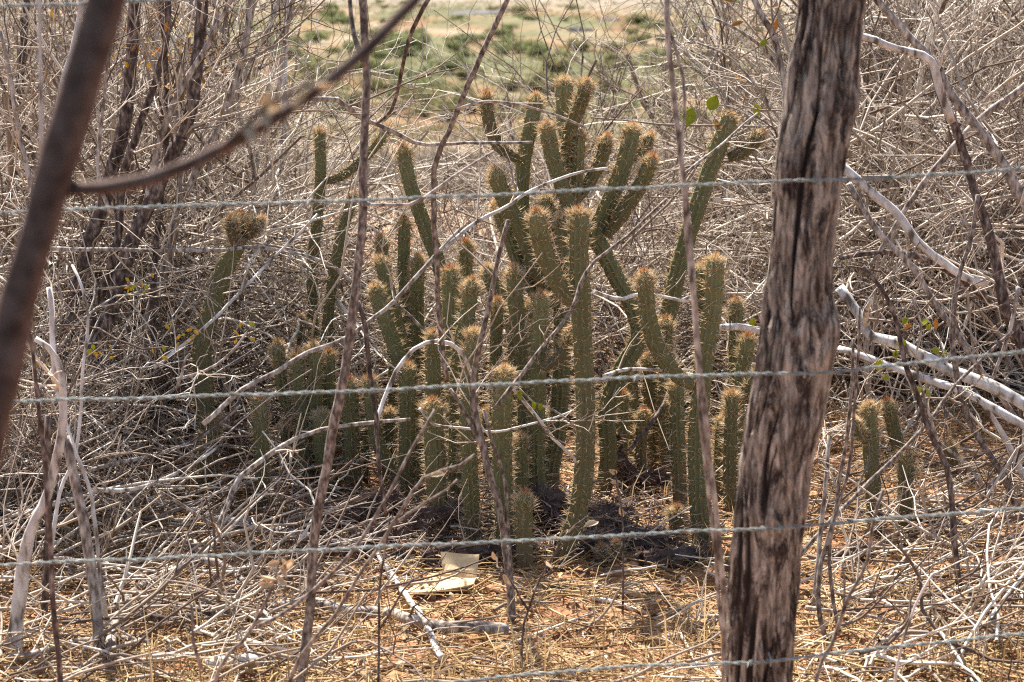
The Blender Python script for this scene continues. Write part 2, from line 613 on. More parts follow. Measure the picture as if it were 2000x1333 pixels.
RP = [rock_mesh(i) for i in range(4)]
rocks = [(930, 27, 90, 10, 'long dark rock ledge at the far edge of the valley'), (985, 24, 40, 8, 'dark rock just right of the long far ledge'),
         (1125, 62, 42, 13, 'dark boulder on the reddish valley strip above the cactus tips'), (1150, 62, 24, 9, 'small dark boulder beside the bigger one on reddish strip'),
         (1190, 40, 36, 8, 'grey rock on far pale flats above the tall cactus pair'), (1375, 55, 40, 12, 'dark boulder in far field left of the fence post'),
         (1190, 60, 14, 5, 'tiny dark stone right of the boulders on reddish strip')]
for i, (x, y, wp, hp, lb) in enumerate(rocks):
    b = G(x, y)
    s = wp / FPX * b[1] / 2
    o = obj('rock_outcrop', RP[i % 4])
    tag(o, lb, 'rock', 'dark rocks in the valley')
    o.location = b
    o.scale = (s, s, hp / FPX * b[1] / .9)

# low tufts of ground cover over the valley floor, uncountable
n = 30000
sy = np.exp(rng.uniform(math.log(190), math.log(950), n))
sx = rng.uniform(-.36, .36, n) * (sy + 20)
keep = fbm(sx / 30 + 11, sy / 55 + 4, 3) > .44
sx, sy = sx[keep], sy[keep]
n = len(sx)
size = rng.uniform(.25, .95, n) * (sy / 420) ** .6
k = 8
d = nrm(rng.normal(0, 1, (n, k, 3)) + np.array([0, 0, .7]))
d[:, :, 2] = np.abs(d[:, :, 2])
bp_ = np.stack([sx, sy, H(sx, sy)], -1)[:, None] + rng.normal(0, .5, (n, k, 3)) * size[:, None, None] * np.array([1, 1, .05])
tp_ = bp_ + d * size[:, None, None] * rng.uniform(.4, 1.1, (n, k, 1))
sv_ = nrm(rng.normal(0, 1, (n, k, 3))) * (size * .22)[:, None, None]
V = np.stack([bp_ + sv_, bp_ - sv_, tp_], 2).reshape(-1, 3)
obj('valley_tufts', mesh_from('valley_tufts', V, np.arange(len(V)).reshape(-1, 3), M['bush_olive'], np.repeat(np.clip(rng.normal(.5, .3, n), 0, 1), k * 3), False),
    kind='stuff', label='low olive tufts and weeds covering the valley floor', category='ground cover')

# dry scrub on the slope below the terrace, reads as one mass
n = 5200
sy = np.exp(rng.uniform(math.log(15), math.log(235), n))
sx = rng.uniform(-.42, .42, n) * (sy + 12)
sz = H(sx, sy)
size = rng.uniform(.25, .8, n) * np.clip(sy / 45, .35, 1.5)
k = 14
d = nrm(rng.normal(0, 1, (n, k, 3)) + np.array([0, 0, .9]))
d[:, :, 2] = np.abs(d[:, :, 2])
base_p = np.stack([sx, sy, sz], -1)[:, None] + rng.normal(0, .25, (n, k, 3)) * size[:, None, None] * np.array([1, 1, .1])
tipp = base_p + d * size[:, None, None] * rng.uniform(.5, 1.1, (n, k, 1))
sidev = nrm(rng.normal(0, 1, (n, k, 3))) * (size * .05)[:, None, None]
V = np.stack([base_p + sidev, base_p - sidev, tipp], 2).reshape(-1, 3)
tt = np.repeat(np.clip(rng.normal(.55, .2, n), 0, 1), k * 3)
obj('hillside_scrub', mesh_from('hillside_scrub', V, np.arange(len(V)).reshape(-1, 3), M['scrub'], tt, False),
    kind='stuff', label='dry grey scrub covering the slope below the thicket', category='scrub')

# ------------------------------------------------------------------ bare shrub thicket


def shrub_proto(seed, height, nst, nb, spread=(0.5, 1.15), lean=0.45, r0=0.009, wob=0.26):
    rnd.seed(seed)
    stems = []
    for i in range(nst):
        out = []
        a = rnd.uniform(0, 6.283)
        ln = rnd.uniform(.1, lean)
        dd = (math.cos(a) * ln, math.sin(a) * ln, 1)
        grow(out, (rnd.gauss(0, .05), rnd.gauss(0, .05), -.03), dd, height * rnd.uniform(.7, 1.1), r0 * rnd.uniform(.7, 1.3), 3, nb, wob=wob, k=8, spread=spread)
        main = [(p, r, t) for lv, p, r, t in out if lv == 3]
        fine = [(p, r, t) for lv, p, r, t in out if lv < 3]
        stems.append((tubes('stem', main, M['twig'], 6), tubes('twigs', fine, M['twig'], 3)))
    return stems


NB = {3: 8, 2: 6, 1: 2}
SH = [shrub_proto(31 + i, 1.45, 5, NB, r0=.015, wob=.22) for i in range(7)]                              # tall
SL = [shrub_proto(61 + i, .75, 6, {3: 7, 2: 6, 1: 3}, spread=(.6, 1.4), lean=1.0, r0=.008, wob=.3) for i in range(5)]  # low and tangled
SS = [shrub_proto(81 + i, 1.35, 3, {3: 6, 2: 4, 1: 2}, lean=.35, r0=.009, wob=.2) for i in range(4)]      # sparse, see-through
rnd.seed(5)


def place_shrub(proto, x, y, s, label, group, name='bare_shrub'):
    o = thing(name, label, 'shrub', (x, y, float(H(x, y))), group, rnd.uniform(0, 6.283))
    o.scale = (s, s, s * rnd.uniform(.9, 1.1))
    for stm, tw in proto:
        a = obj('stem', stm, o)
        obj('twigs', tw, a, kind='stuff')
    return o


def whereabouts(px):
    for lim, txt in ((130, 'at the left edge'), (330, 'by the leaning trunks'), (520, 'near the crested cactus'), (720, 'by the slender sapling'), (900, 'by the hooked vine'), (1090, 'by the candelabra'),
                     (1300, 'by the forked cactus'), (1500, 'left of the post'), (1700, 'behind the post'), (1880, 'by the fallen logs')):
        if px < lim:
            return txt
    return 'at the right edge'


def zone(nn, protos, x0, x1, y0, y1, s0, s1, label, group):
    """x0..x1 in photo pixels, y0..y1 metres ahead"""
    for i in range(nn):
        Y = rnd.uniform(y0, y1)
        px = rnd.uniform(x0, x1)
        X = (px - 1000) / FPX * Y * 1.02
        place_shrub(rnd.choice(protos), X, Y, rnd.uniform(s0, s1), label + ', ' + whereabouts(px) + (', front row' if Y < (y0 + y1) / 2 else ', back row'), group)


zone(14, SH, -150, 460, 7.9, 11.5, .8, 1.15, 'tall bare grey shrub in left thicket', 'tall bare shrubs left of the cacti')
zone(12, SL, -260, 60, 6.2, 7.8, .7, 1.05, 'low tangled bare shrub on the left', 'low tangled shrubs on the left')
zone(26, SH, 1580, 2160, 7.9, 11.5, .8, 1.15, 'tall bare grey shrub in right thicket', 'tall bare shrubs right of the post')
zone(12, SL, 1640, 2160, 8.0, 9.6, .7, 1.1, 'low tangled bare shrub on the right', 'low tangled shrubs right of the post')
zone(17, SL, 450, 900, 7.7, 9.0, .6, .85, 'low bare shrub behind left cacti', 'low shrubs behind the left-hand cacti')
zone(18, SL, 930, 1560, 7.7, 10.5, .8, 1.15, 'low bare shrub behind tall cacti', 'low shrubs behind the tall cacti')
zone(7, SS, 980, 1560, 8.0, 11.0, .8, 1.1, 'slender see-through shrub behind cactus tips', 'slender shrubs behind the cacti')
zone(8, SS, -80, 560, 7.2, 8.6, .85, 1.15, 'slender upright shrub in left thicket', 'slender shrubs among the left trunks')
zone(8, SS, 1640, 2120, 7.0, 8.6, .85, 1.15, 'slender upright shrub in right thicket', 'slender shrubs right of the post')
zone(2, SS, 560, 900, 8.0, 10.0, .5, .8, 'slender low shrub behind left cacti', 'slender low shrubs behind the left cacti')

# the countless crossing dead twigs of the thicket
out = []
rnd.seed(77)
for i in range(1750):
    q = rnd.random()
    if q < .55:
        px = rnd.uniform(-120, 640)
        Y = rnd.uniform(5.8, 8.6) if px < 90 else rnd.uniform(6.9, 8.8)
        hz = rnd.uniform(.02, .9) ** 1.6
    elif q < .78:
        px = rnd.uniform(1580, 2140)
        hz = rnd.uniform(.02, 1.1) ** 1.3
        Y = rnd.uniform(6.9, 8.8) if hz > .4 else rnd.uniform(7.7, 9.2)
    else:
        px = rnd.uniform(560, 1580)
        Y = rnd.uniform(7.3, 9.0)
        hz = rnd.uniform(.02, .65 if px > 930 else .4)
    X = (px - 1000) / FPX * Y
    a = rnd.uniform(0, 6.283)
    el = rnd.gauss(.15, .4)
    dd = (math.cos(a), math.sin(a), el)
    L = rnd.uniform(.25, .9)
    if rnd.random() < .12:
        L *= 1.7
    grow(out, (X, Y, float(H(X, Y)) + hz), dd, L, rnd.uniform(.0026, .0068), 1, {1: rnd.randint(2, 6)}, up=-.01, wob=rnd.choice((.08, .12, .2, .3)), k=8, tint=rnd.gauss(.54, .3))
obj('twig_tangle', tubes('twig_tangle', [(p, r, t) for _, p, r, t in out], M['twig'], 4), kind='stuff',
    label='tangle of crossing dead grey twigs through the thicket', category='twigs')

# ------------------------------------------------------------------ litter, straw and grass
out = []
rnd.seed(99)


def gp(y0=4.5, y1=10.5, half=.34):
    Y = y0 + (y1 - y0) * rnd.random() ** 1.35
    X = rnd.uniform(-half, half) * Y
    return X, Y


for i in range(11000):
    X, Y = gp()
    a = rnd.uniform(0, 6.283)
    L = rnd.uniform(.05, .3)
    z = float(H(X, Y)) + rnd.uniform(.002, .03)
    dx, dy = math.cos(a) * L / 2, math.sin(a) * L / 2
    b = rnd.uniform(-.1, .1) * L
    pts = [(X - dx, Y - dy, z + rnd.uniform(-.01, .03)), (X + b * math.sin(a), Y - b * math.cos(a), z + rnd.uniform(0, .025)), (X + dx, Y + dy, z + rnd.uniform(-.01, .03))]
    r = rnd.choice([.0012, .0015, .002, .003])
    out.append((pts, [r, r, r * .6], rnd.random()))
obj('straw_litter', tubes('straw_litter', out, M['straw'], 3), kind='stuff', label='dry straw and stalks lying over the orange soil', category='straw')
out = []
for i in range(950):
    X, Y = gp()
    if abs(X / Y * FPX) < 420 and rnd.random() < .35:
        continue
    a = rnd.gauss(0, .9)
    grow(out, (X, Y, float(H(X, Y)) + rnd.uniform(.004, .05)), (math.cos(a), math.sin(a), rnd.gauss(0, .08)), rnd.uniform(.1, .5), rnd.uniform(.0018, .006), 0, {}, up=0, wob=.16, k=6, tint=rnd.gauss(.42, .25))
for i in range(480):
    px = rnd.uniform(-120, 600) if rnd.random() < .62 else rnd.uniform(1580, 2140)
    Y = rnd.uniform(4.8, 6.6)
    X = (px - 1000) / FPX * Y
    a = rnd.gauss(0, .8)
    grow(out, (X, Y, float(H(X, Y)) + rnd.uniform(.004, .1)), (math.cos(a), math.sin(a), rnd.gauss(0.1, .3)), rnd.uniform(.15, .6), rnd.uniform(.002, .0065), 1, {1: 2}, up=0, wob=rnd.choice((.09, .16, .28)), k=7, tint=rnd.gauss(.42, .28))
obj('stick_litter', tubes('stick_litter', [(p, r, t) for _, p, r, t in out], M['twig'], 4), kind='stuff', label='small broken grey sticks littering the ground', category='sticks')
# leaf flakes
n = 22000
Y = 4.5 + 6 * rng.random(n) ** 1.35
X = rng.uniform(-.34, .34, n) * Y
c = np.stack([X, Y, H(X, Y) + rng.uniform(.002, .022, n)], -1)
a1 = nrm(rng.normal(0, 1, (n, 3)) * np.array([1, 1, .4]))
a2 = nrm(np.cross(a1, rng.normal(0, 1, (n, 3)) * np.array([.3, .3, 1])))
s = rng.uniform(.005, .018, (n, 1))
V = np.stack([c - a1 * s, c + a2 * s * .5 + np.array([0, 0, .004]), c + a1 * s, c - a2 * s * .5], 1).reshape(-1, 3)
obj('leaf_litter', mesh_from('leaf_litter', V, np.arange(len(V)).reshape(-1, 4), M['litter'], np.repeat(rng.random(n), 4), False),
    kind='stuff', label='small dead leaves and bark flakes on the soil', category='leaf litter')
# standing dry grass
V, F, T = [], [], []
bi = 0
nt_ = 800
for i in range(nt_):
    X, Y = gp(4.5, 9.5)
    dens = float(fbm(X * 1.4 + 3, Y * 1.4 + 8, 3))
    if dens < .46:
        continue
    z = float(H(X, Y))
    for j in range(rnd.randint(4, 12)):
        a = rnd.uniform(0, 6.283)
        L = rnd.uniform(.03, .11) if rnd.random() < .93 else rnd.uniform(.12, .26)
        ln = rnd.uniform(.2, 1.3)
        x0, y0 = X + rnd.gauss(0, .025), Y + rnd.gauss(0, .025)
        wv = rnd.uniform(.001, .0024)
        ca, sa = math.cos(a), math.sin(a)
        for q, (u, hgt, ww) in enumerate(((0, 0, 1), (.3, .6, .9), (1.0, .95, .1))):
            cx, cy, cz = x0 + ca * L * ln * u * .6, y0 + sa * L * ln * u * .6, z + hgt * L
            V += [(cx - sa * wv * ww, cy + ca * wv * ww, cz), (cx + sa * wv * ww, cy - ca * wv * ww, cz)]
        F += [(bi, bi + 1, bi + 3, bi + 2), (bi + 2, bi + 3, bi + 5, bi + 4)]
        T += [rnd.random()] * 6
        bi += 6
obj('dry_grass', mesh_from('dry_grass', V, F, M['straw'], T), kind='stuff', label='short dry golden grass on the orange soil', category='grass')

# ------------------------------------------------------------------ cacti


def spine_mesh(name, base, dirs, length, rad, tint, material, origin):
    base = np.asarray(base)
    n = len(base)
    u = nrm(np.cross(dirs, nrm(rng.normal(0, 1, (n, 3)))))
    v = np.cross(dirs, u)
    V = np.empty((n, 4, 3))
    for i in range(3):
        a = i * 2.0944
        V[:, i] = base + rad[:, None] * (math.cos(a) * u + math.sin(a) * v)
    V[:, 3] = base + dirs * length[:, None]
    V = V.reshape(-1, 3) - np.asarray(origin)
    o = np.arange(n)[:, None, None] * 4
    F = (np.array([[0, 1, 3], [1, 2, 3], [2, 0, 3]])[None] + o).reshape(-1, 3)
    return mesh_from(name, V, F, material, np.repeat(tint, 4), False)


def cactus_stem(name, path, r, parent, origin, arm=False, dead=False, ribs=11, fuzz=1.0, tipless=False, base_age=.3, worn=0.0, red=0.0):
    """path: world points from base to tip"""
    L = float(np.linalg.norm(np.diff(path, axis=0), axis=1).sum())
    nr = max(8, int(L / .012))
    pts = spline(path, nr, jitter=.0006, seed=int(L * 1e4))
    s = np.linspace(0, L, nr)
    capl = min(r * 1.35, L * .45)
    prof = np.ones(nr)
    top = s > L - capl
    prof[top] = np.sqrt(np.clip(1 - ((s[top] - (L - capl)) / capl) ** 2, .02, 1))
    lw = rng.random(2) * 50
    prof *= 1 + .10 * (vnoise(s * 9 + lw[0], s * 0 + lw[1]) - .5)
    prof *= np.interp(s, [0, min(.08, L * .3), L], [.72 if arm else .9, 1, 1])
    Tn = nrm(np.gradient(pts, axis=0))
    ref = np.array([1., 0, 0]) if abs(Tn[:, 0].mean()) < .75 else np.array([0, 1., 0])
    U = nrm(ref - (Tn @ ref)[:, None] * Tn)
    W = np.cross(Tn, U)
    m4 = np.array([1.17, .95, .80, .95])
    na = ribs * 4
    ang = np.arange(na) * 2 * np.pi / na + rng.random() * 6
    mult = np.tile(m4, ribs)
    notch = 1 + .035 * np.sin(s * 2 * np.pi / .017)[:, None] * (mult > 1.05)
    rad = r * prof[:, None] * (mult[None] * notch)
    ring = pts[:, None] + rad[..., None] * (np.cos(ang)[None, :, None] * U[:, None] + np.sin(ang)[None, :, None] * W[:, None])
    V = ring.reshape(-1, 3) - origin
    idx = np.arange(nr * na).reshape(nr, na)
    F = np.stack([idx[:-1], np.roll(idx[:-1], -1, 1), np.roll(idx[1:], -1, 1), idx[1:]], -1).reshape(-1, 4)
    age = np.clip(np.interp(s, [0, .22, max(.23, L * .75), max(.24, L)], [base_age, .5, .62, .92]) + (.12 if arm else 0) + worn, 0, 1)
    me = mesh_from('stem', V, F, M['dead_cactus'] if dead else M['cactus'], np.repeat(age, na))
    o = obj(name, me, parent)
    # spines
    crest = ang[mult > 1.05]
    ai = np.arange(2, nr - 1) if L < .1 else np.arange(2, nr)
    pos = np.arange(.012, L - .002, .017)
    B, D, LN, RD, TI = [], [], [], [], []
    for sp in pos:
        j = min(nr - 1, int(sp / L * (nr - 1)))
        near_tip = max(0, 1 - (L - sp) / .11)
        for c in crest:
            if rng.random() < (.35 if sp < .12 and not arm and not dead else .1):
                continue
            rd = math.cos(c) * U[j] + math.sin(c) * W[j]
            k = int((5 + 14 * near_tip) * fuzz)
            big = rng.random(k) < .36
            dd = rd[None] * 1.0 + rng.normal(0, 1, (k, 3)) * np.where(big, .38, .7)[:, None] + Tn[j] * (.12 + .75 * near_tip)
            dd = nrm(dd)
            ll = rng.uniform(.006, .016, k) * (1 + .35 * near_tip)
            ll[big] = rng.uniform(.017, .036, big.sum())
            B.append(np.repeat((pts[j] + rd * r * prof[j] * 1.08)[None], k, 0))
            D.append(dd)
            LN.append(ll)
            RD.append(np.where(big, .0014, .0008))
            TI.append(np.clip(rng.normal(.52, .22, k), 0, 1))
    B, D = np.vstack(B), np.vstack(D)
    obj('spines', spine_mesh('spines', B, D, np.concatenate(LN), np.concatenate(RD), np.concatenate(TI), M['dead_spine'] if dead else M['spine'], origin), o, kind='stuff')
    if not dead and not tipless:
        k = 260
        a = rng.random(k) * 6.283
        q = rng.random(k) ** .7 * .95
        b = pts[-1][None] - Tn[-1] * capl * (1 - np.sqrt(1 - q * q))[:, None] + (r * q)[:, None] * (np.cos(a)[:, None] * U[-1] + np.sin(a)[:, None] * W[-1])
        dd = nrm(Tn[-1] * .9 + (b - pts[-1]) / r * 1.1 + rng.normal(0, .4, (k, 3)))
        obj('spine_tuft', spine_mesh('tuft', b, dd, rng.uniform(.007, .022, k) * (1.15 - .3 * q), np.full(k, .0009), np.clip(.12 + red + q * .85 + rng.normal(0, .18, k), 0, 1), M['tuft'], origin), o, kind='stuff')
    return o


def px_path(pts, Y, dY=0.0):
    n_ = len(pts)
    return np.array([P(x, y, Y + dY * i / max(1, n_ - 1)) for i, (x, y) in enumerate(pts)])


CG = 'spiny column cacti of the clump'
n_cact = [0]


def cactus(label, stems, Y=None, group=CG, dead=False):
    """stems: (kind, pixel path base to tip, width px[, depth offset]); first is the main stem, Y from ground of its base unless given"""
    k0, p0, w0 = stems[0][:3]
    if Y is None:
        g0 = G(*p0[0])
        Y = float(g0[1])
    base = P(*p0[0], Y)
    gz = float(H(base[0], base[1]))
    t = thing('cactus', label, 'cactus', (base[0], base[1], gz), group)
    origin = np.array((base[0], base[1], gz))
    for i, st in enumerate(stems):
        kind, pts, wd = st[:3]
        off = st[3] if len(st) > 3 else (0, 0)
        path = px_path(pts, Y + off[0], off[1] - off[0])
        if i == 0 and path[0][2] > gz + .02:
            lo = path[0].copy()
            lo[2] = gz - .03
            lo[0] += rnd.uniform(-.03, .03)
            mid = (path[0] + lo) / 2
            path = np.vstack([lo, mid, path]) if path[0][2] > gz + .15 else np.vstack([lo, path])
        elif i == 0:
            path[0][2] = gz - .03
        r = wd / 2 / FPX * Y * .78
        cactus_stem('stem' if kind == 's' else 'arm', path, r, t, origin, arm=(kind == 'a'), dead=dead, base_age=rnd.uniform(.0, .4), ribs=rnd.choice((9, 10, 10, 11)), fuzz=rnd.uniform(.75, 1.25), worn=rnd.uniform(-.12, .1), red=rnd.uniform(-.1, .35))
    return t


# the tall column in front, with its arm, and the candelabra behind it
cactus('tallest front cactus column with one curved arm, at the centre of the clump',
       [('s', [(1085, 1112), (1108, 1060), (1132, 990), (1142, 900), (1143, 780), (1136, 640), (1131, 520), (1131, 408)], 45),
        ('a', [(1118, 592), (1090, 555), (1070, 510), (1054, 460), (1048, 412)], 40, (-.01, -.05))])
cactus('big candelabra cactus behind the tallest column, many raised arms',
       [('s', [(1072, 950), (1088, 850), (1097, 700), (1097, 560), (1095, 470), (1108, 400), (1112, 300), (1103, 230), (1103, 153)], 38),
        ('a', [(1060, 560), (1032, 490), (1020, 400), (1022, 320), (1036, 250), (1048, 185)], 33, (0, .05)),
        ('a', [(1012, 312), (980, 292), (962, 262), (952, 225), (950, 182)], 27, (.0, -.03)),
        ('a', [(1095, 480), (1112, 420), (1098, 365), (1080, 310), (1066, 240)], 34, (-.08, -.12)),
        ('a', [(1106, 300), (1110, 262), (1130, 215), (1147, 158)], 29, (-.05, -.15)),
        ('a', [(1105, 470), (1122, 400), (1128, 330), (1132, 258)], 28, (-.02, -.06)),
        ('a', [(1118, 400), (1145, 365), (1172, 318), (1187, 265)], 28, (0, -.05)),
        ('a', [(1085, 600), (1045, 520), (1016, 445), (985, 390), (964, 328)], 36, (-.03, -.1)),
        ('a', [(1060, 600), (1020, 530), (990, 455), (968, 395)], 28, (-.01, -.02)),
        ('a', [(1075, 560), (1070, 450), (1065, 382)], 34, (-.04, 0)),
        ('a', [(1098, 560), (1097, 500), (1096, 420)], 34, (-.14, -.14))], Y=6.5)
cactus('forked cactus leaning right with two long upper arms, above the middle wire',
       [('s', [(1188, 900), (1186, 800), (1215, 720), (1248, 660), (1235, 600), (1205, 545), (1178, 490), (1165, 455), (1200, 370), (1222, 310), (1237, 245)], 38),
        ('a', [(1185, 460), (1220, 410), (1252, 360), (1276, 305)], 33, (-.02, -.1)),
        ('a', [(1238, 310), (1252, 298), (1272, 262)], 27, (.03, .06))], Y=6.55)
cactus('leaning cactus beside the fence post with a short side arm near its tip',
       [('s', [(1285, 880), (1290, 700), (1315, 570), (1335, 490), (1365, 395), (1395, 310), (1428, 222)], 38),
        ('a', [(1425, 308), (1452, 296), (1492, 260)], 29, (0, -.05))], Y=6.9)
# left-hand back row
cactus('dark slender cactus at the upper left with a long arm bent to the right',
       [('s', [(615, 700), (610, 560), (618, 440), (626, 350), (625, 255)], 25), ('a', [(630, 355), (665, 345), (705, 315), (735, 285), (758, 248)], 21, (0, -.05))], Y=7.1)
cactus('curved cactus just left of the slender sapling, tip pale', [('s', [(635, 700), (645, 580), (660, 490), (675, 430), (692, 378)], 25)], Y=6.9)
cactus('bare cactus column leaning left, beneath the top wire and right of sapling',
       [('s', [(875, 800), (872, 620), (858, 520), (825, 430), (800, 355), (785, 283)], 32)], Y=6.75)
cactus('cactus column with fuzzy tip between leaning column and sapling', [('s', [(795, 800), (792, 620), (788, 520), (790, 425)], 27)], Y=6.9)
cactus('cactus pair-mate with pale tip, upper of two right of sapling', [('s', [(770, 760), (765, 600), (752, 530), (743, 462)], 27)], Y=6.95)
cactus('cactus with pale tip just below its twin, right of sapling', [('s', [(800, 860), (790, 700), (765, 590), (740, 502)], 30)], Y=6.7)
cactus('cactus leaning left over the arching white branch', [('s', [(805, 880), (800, 780), (772, 680), (748, 615), (730, 555)], 34)], Y=6.5)
cactus('stubby cactus tip behind the crossing dark vine', [('s', [(818, 760), (815, 600), (817, 500)], 30)], Y=6.85)
cactus('short cactus tip standing alone above the middle of the clump', [('s', [(912, 760), (910, 600), (910, 470)], 29)], Y=7.0)
cactus('thick cactus with flat pale crown, left of centre', [('s', [(880, 1000), (888, 800), (882, 640), (880, 522)], 40)], Y=6.4)
cactus('cactus with dark red tip beside the flat-crowned one', [('s', [(890, 960), (895, 720), (912, 620), (922, 545)], 36)], Y=6.25)
cactus('bent cactus whose tip hooks left behind the straight column', [('s', [(1005, 900), (1005, 680), (990, 590), (965, 560), (950, 520)], 33)], Y=6.45)
cactus('straight cactus column left of the tallest one, orange tip', [('s', [(1030, 1000), (1025, 790), (1018, 700), (1008, 610), (1003, 520)], 35)], Y=6.3)
cactus('slim shaded cactus between two taller columns', [('s', [(968, 960), (968, 760), (971, 585)], 28)], Y=6.35)
cactus('fuzzy-tipped cactus with an arm curving to the tallest column',
       [('s', [(1050, 960), (1050, 780), (1053, 680), (1057, 573)], 36), ('a', [(1055, 718), (1085, 706), (1105, 680), (1116, 640)], 27, (-.05, -.05))], Y=6.2)
cactus('cactus tip peeping out behind the fuzzy-tipped one', [('s', [(1030, 800), (1030, 700), (1030, 590)], 30)], Y=6.6)
cactus('cactus under the crown of the arching white branch', [('s', [(850, 990), (846, 830), (846, 648)], 34)], Y=6.15)
cactus('front cactus with brown scarred base and orange tip', [('s', [(930, 1085), (920, 980), (914, 860), (916, 750), (927, 645)], 38)])
cactus('broad front cactus whose red crown touches the middle wire', [('s', [(990, 1092), (984, 980), (980, 860), (985, 718)], 45)])
cactus('broad front cactus with reddish worn crown, below the middle wire', [('s', [(858, 1068), (852, 950), (845, 780)], 46)])
cactus('cactus column crossed by the middle wire near its tip', [('s', [(790, 1000), (795, 850), (797, 712)], 37)])
cactus('cactus partly hidden by the sapling, orange crown', [('s', [(694, 985), (686, 870), (682, 738)], 38)])
cactus('thin cactus right of the sapling with a curved foot', [('s', [(775, 930), (745, 880), (728, 820), (722, 735)], 30)], Y=6.45)
cactus('cactus with bulbous crown bending from the left foot', [('s', [(670, 985), (645, 940), (630, 880), (626, 803)], 40)])
cactus('small cactus leaning into the front of the left row', [('s', [(600, 880), (570, 810), (550, 750), (543, 668)], 28)], Y=6.6)
cactus('left-row cactus column, tallest of its four neighbours', [('s', [(602, 975), (594, 840), (584, 760), (580, 686)], 32)])
cactus('left-row cactus column with bright orange tip', [('s', [(618, 930), (616, 800), (612, 672)], 34)], Y=6.55)
cactus('left-row cactus column against the sapling stem', [('s', [(645, 930), (643, 800), (641, 685)], 29)], Y=6.6)
cactus('small pale cactus tip above the left row', [('s', [(592, 800), (590, 700), (588, 618)], 22)], Y=7.0)
cactus('dead-looking brown cactus tip above the left row', [('s', [(640, 800), (640, 720), (642, 630)], 24)], Y=6.95)
cactus('lone short cactus left of the row, fuzzy orange crown', [('s', [(516, 1010), (511, 900), (508, 775)], 33)])
cactus('leftmost front cactus leaning right, half hidden in twigs', [('s', [(388, 985), (402, 910), (420, 812)], 38)])
cactus('knobbly crested cactus crown deep in the left thicket',
       [('s', [(395, 680), (412, 610), (438, 530), (465, 470), (470, 415)], 42), ('a', [(468, 465), (490, 452), (512, 428)], 30, (0, -.05)), ('a', [(462, 480), (455, 455), (450, 425)], 26, (-.04, -.08))], Y=6.6)
cactus('faint cactus column behind the left trunks', [('s', [(338, 700), (335, 560), (330, 425)], 30)], Y=7.9)
cactus('shaded cactus leaning left behind the dark trunks', [('s', [(225, 640), (212, 570), (186, 495)], 32)], Y=7.9)
cactus('small young cactus standing in front of the clump', [('s', [(1026, 1118), (1024, 1040), (1025, 960)], 40)])
cactus('tiny young cactus behind the young front one', [('s', [(1063, 1100), (1066, 1060)], 32)], Y=5.95)
cactus('left of two tiny golden ball-like cacti at the clump foot', [('s', [(1178, 1098), (1176, 1066)], 34)])
cactus('right of two tiny golden ball-like cacti at the clump foot', [('s', [(1206, 1090), (1204, 1058)], 30)])
cactus('reddish stub of a young cactus left of the double column', [('s', [(1322, 1060), (1321, 990)], 36)])
cactus('thick double-topped cactus with curved left arm, next to the post',
       [('s', [(1372, 1075), (1364, 960), (1364, 830), (1376, 700), (1392, 600), (1397, 502)], 42),
        ('a', [(1378, 690), (1372, 610), (1375, 515)], 38, (.04, .06)),
        ('a', [(1352, 752), (1325, 735), (1292, 695), (1268, 630), (1258, 530)], 38, (-.02, -.06))])
cactus('slim cactus with pale crown left of the double-topped one', [('s', [(1330, 1010), (1325, 880), (1320, 745)], 33)])
cactus('shaded cactus column behind the forked one', [('s', [(1235, 900), (1232, 800), (1230, 700)], 34)], Y=6.85)
cactus('dim cactus column behind the thin wire-crossed stem', [('s', [(1280, 930), (1272, 800), (1268, 690)], 33)], Y=6.9)
cactus('dim cactus behind the curved arm of the double-topped one', [('s', [(1305, 930), (1300, 760), (1300, 620)], 30)], Y=6.8)
cactus('shaded cactus between double-topped cactus and post', [('s', [(1440, 960), (1440, 800), (1452, 720), (1462, 655)], 32), ('a', [(1442, 780), (1465, 755), (1490, 720)], 26, (-.05, -.1))], Y=6.5)
cactus('dark cactus tip beside the post above the shaded one', [('s', [(1430, 800), (1436, 690), (1438, 585)], 30)], Y=6.9)
cactus('cactus right of the post with short side arm, amid fallen sticks',
       [('s', [(1710, 1050), (1704, 940), (1696, 788)], 36), ('a', [(1694, 860), (1676, 845), (1664, 815)], 28, (-.03, -.05))], Y=6.1)
cactus('leaning cactus just right of the armed one beyond the post', [('s', [(1765, 900), (1748, 850), (1733, 782)], 30)], Y=6.9)
cactus('short lone cactus in the open right of the post', [('s', [(1766, 1045), (1768, 980), (1771, 880)], 34)])
cactus('fuzzy cactus half hidden behind dark stem at far right', [('s', [(1862, 960), (1858, 920), (1855, 865)], 34)], Y=6.75)
cactus('tiny reddish cactus ball on the ground right of the post', [('s', [(1655, 1130), (1655, 1104)], 30)])
cactus('tiny orange cactus stub beside the foot of the thin stems', [('s', [(1418, 1120), (1419, 1085)], 30)])

fill = [((655, 915), (654, 770), 26, 'between the sapling foot and its left neighbour'), ((706, 950), (708, 805), 28, 'in the shade right behind the sapling'), ((762, 945), (760, 800), 28, 'below the arching white branch, left side'),
        ((822, 965), (824, 838), 30, 'left of the worn-crowned front column'), ((900, 920), (898, 790), 30, 'in the gap behind the brown-based column'), ((955, 945), (952, 800), 28, 'behind the wire-touching crown, left side'),
        ((1012, 1045), (1015, 850), 30, 'right behind the wire-touching crown'), ((1215, 955), (1216, 765), 30, 'just right of the tallest column, in shade'), ((1254, 960), (1258, 800), 28, 'under the forked cactus, in shade'),
        ((1402, 985), (1412, 815), 28, 'hard against the right of the double-topped one'), ((1426, 1010), (1430, 765), 30, 'against the left edge of the post'), ((1080, 960), (1076, 800), 34, 'half hidden behind the tallest column'),
        ((560, 965), (556, 830), 26, 'between the lone short cactus and the left row')]
